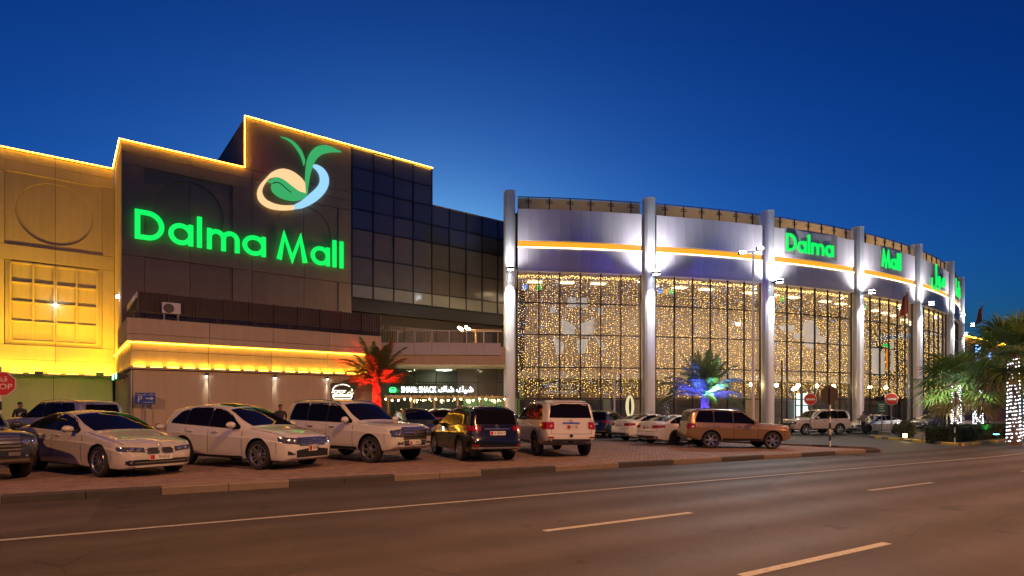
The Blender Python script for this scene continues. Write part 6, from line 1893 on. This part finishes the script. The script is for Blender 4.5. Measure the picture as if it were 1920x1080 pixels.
# street lamps of the road itself, on the near side behind the photographer
def street_lamp(u, v, label, power):
    X, Y = xy(u, v)
    e = empty('street_lamp', (X, Y, gz(X, Y)), math.atan2(NR.y, NR.x)); tag(e, label, 'street lamp', 'street lamps on the near side of the road')
    mb = MB(); mb.tube([(0, 0, 0), (0, 0, 11.2), (.35, 0, 12.1), (1.2, 0, 12.6), (3.4, 0, 12.8)], [.14, .10, .08, .07, .05], 10); mb.build('pole', M_METAL, e, 50)
    mb = MB(); mb.bbox(3.2, 4.0, -.16, .16, 12.72, 12.90, .04); mb.build('lamp_head', M_METAL, e)
    mb = MB(); mb.box(3.3, 3.9, -.12, .12, 12.69, 12.715); mb.build('lamp_lens', glow('sodium', (1, .55, .20), 60), e)
    lamp('SPOT', (3.6, 0, 12.6), power, (1, .45, .15), e, radius=.25, aim=(.40, 0, -1), spot=146, blend=.42, name='sodium_beam')
for k, u in enumerate((-16, 7, 30, 53)):
    street_lamp(u, -1.0, ('leftmost', 'second', 'third', 'rightmost')[k] + ' sodium street lamp on the near side of the road behind the camera', 10500)

# ================================================================== PEOPLE
def person(X, Y, deg, z, h, shirt, trousers, skin, hair, label, stride=.0):
    root = empty('person', (X, Y, z), math.radians(deg)); tag(root, label, 'person')
    k = h / 1.75
    J = dict(pel=(0, 0, .95), chest=(0, 0, 1.28), neck=(0.01, 0, 1.47), head=(.03, 0, 1.56), crown_=(.02, 0, 1.70))
    verts = [(0, 0, .95), (0, 0, 1.12), (0, 0, 1.32), (.0, 0, 1.46), (.02, 0, 1.53), (.03, 0, 1.60), (.02, 0, 1.69)]
    rad = [(.15, .12), (.14, .115), (.17, .12), (.065, .065), (.062, .065), (.085, .075), (.075, .07)]
    edges = [(i, i + 1) for i in range(6)]
    for sg in (-1, 1):
        b = len(verts)
        verts += [(0, sg * .10, .90), (.03 + sg * stride * .5, sg * .105, .50), (-.02 + sg * stride, sg * .11, .09), (.14 + sg * stride, sg * .12, .05)]
        rad += [(.095, .095), (.06, .06), (.045, .045), (.04, .04)]
        edges += [(0, b), (b, b + 1), (b + 1, b + 2), (b + 2, b + 3)]
        b = len(verts)
        verts += [(0, sg * .19, 1.41), (-.03 - sg * stride * .3, sg * .25, 1.14), (.06 - sg * stride * .5, sg * .25, .90), (.09 - sg * stride * .5, sg * .24, .80)]
        rad += [(.06, .06), (.045, .045), (.034, .034), (.03, .04)]
        edges += [(2, b), (b, b + 1), (b + 1, b + 2), (b + 2, b + 3)]
        hb_ = len(verts) - 1
        for f in range(5):
            b = len(verts); off = (f - 2) * .018
            if f == 4: verts += [(.13 - sg * stride * .5, sg * .21, .80), (.15 - sg * stride * .5, sg * .20, .76)]
            else: verts += [(.085 + off - sg * stride * .5, sg * .24, .73 + .01 * abs(f - 1)), (.095 + off - sg * stride * .5, sg * .23, .69 + .01 * abs(f - 1))]
            rad += [(.010, .010), (.008, .008)]; edges += [(hb_, b), (b, b + 1)]
    me = bpy.data.meshes.new('body'); me.from_pydata([tuple(c * k for c in v) for v in verts], edges, [])
    o = bpy.data.objects.new('body', me); COL.objects.link(o)
    sk = o.modifiers.new('skin', 'SKIN'); 
    if not me.skin_vertices: me.skin_vertices.new(name='')
    for i, v in enumerate(me.skin_vertices[0].data):
        v.radius = (rad[i][0] * k, rad[i][1] * k); v.use_root = (i == 0)
    sb = o.modifiers.new('sub', 'SUBSURF'); sb.levels = 2; sb.render_levels = 2
    dg = bpy.context.evaluated_depsgraph_get(); m2 = bpy.data.meshes.new_from_object(o.evaluated_get(dg)); m2.name = 'body'
    bpy.data.objects.remove(o)
    for m in (skin, shirt, trousers, M_INK): m2.materials.append(m)
    for p in m2.polygons:
        c = p.center / k; p.use_smooth = True
        p.material_index = 3 if c.z < .085 else (2 if c.z < .97 and abs(c.y) < .215 else (1 if c.z < 1.47 and not (abs(c.y) > .2 and c.z < 1.08) else 0))
    link(bpy.data.objects.new('body', m2), root)
    mb = MB(); mb.ball((0, 0, 1.665 * k), .098 * k, 14, 8, sq=(1.0, .88, .82)); mb.v = [(x - .015, y, max(z, 1.62 * k)) for x, y, z in mb.v]; mb.build('hair', hair, root, 60)
    for sg in (-1, 1):
        mb = MB(); mb.ball((.108 * k, sg * .03 * k, 1.615 * k), .011 * k, 8, 5); mb.build('eye', M_INK, root)
        mb = MB(); mb.ball((.02 * k, sg * .078 * k, 1.60 * k), .022 * k, 8, 5, sq=(.8, .4, 1.2)); mb.build('ear', skin, root)
    mb = MB(); mb.ball((.118 * k, 0, 1.59 * k), .016 * k, 8, 5, sq=(1, .7, 1.2)); mb.build('nose', skin, root)
    mb = MB(); mb.ball((.108 * k, 0, 1.553 * k), .022 * k, 8, 5, sq=(.4, 1, .25)); mb.build('mouth', mat('lips', (.3, .12, .09), .5), root)
SK = mat('skin_brown', (.28, .15, .09), .55, noise=.1); HR = mat('dark_hair', (.012, .01, .009), .6)
SH1 = mat('dark_shirt', (.03, .03, .04), .8, noise=.2); SH2 = mat('grey_shirt', (.25, .24, .24), .8, noise=.2); TR = mat('dark_trousers', (.03, .03, .035), .8, noise=.2); RB = mat('white_robe', (.65, .63, .60), .8, noise=.1)
def gp(px, Y): X = (px - 960) / FPX * Y; return X, Y
X, Y = gp(526, 24.5); person(X, Y, -60, gz(X, Y) + PAVE, 1.72, SH1, TR, SK, HR, 'person in dark shirt standing between the white crossover and white SUV')
X, Y = gp(38, 24.0); person(X, Y, -20, gz(X, Y) + PAVE, 1.70, SH1, TR, SK, HR, 'person in dark shirt standing beside the left stop sign')
X, Y = gp(1619, 42.6); person(X, Y, 200, gz(X, Y), 1.72, SH2, TR, SK, HR, 'person in grey shirt walking between the two driveway cars', .14)
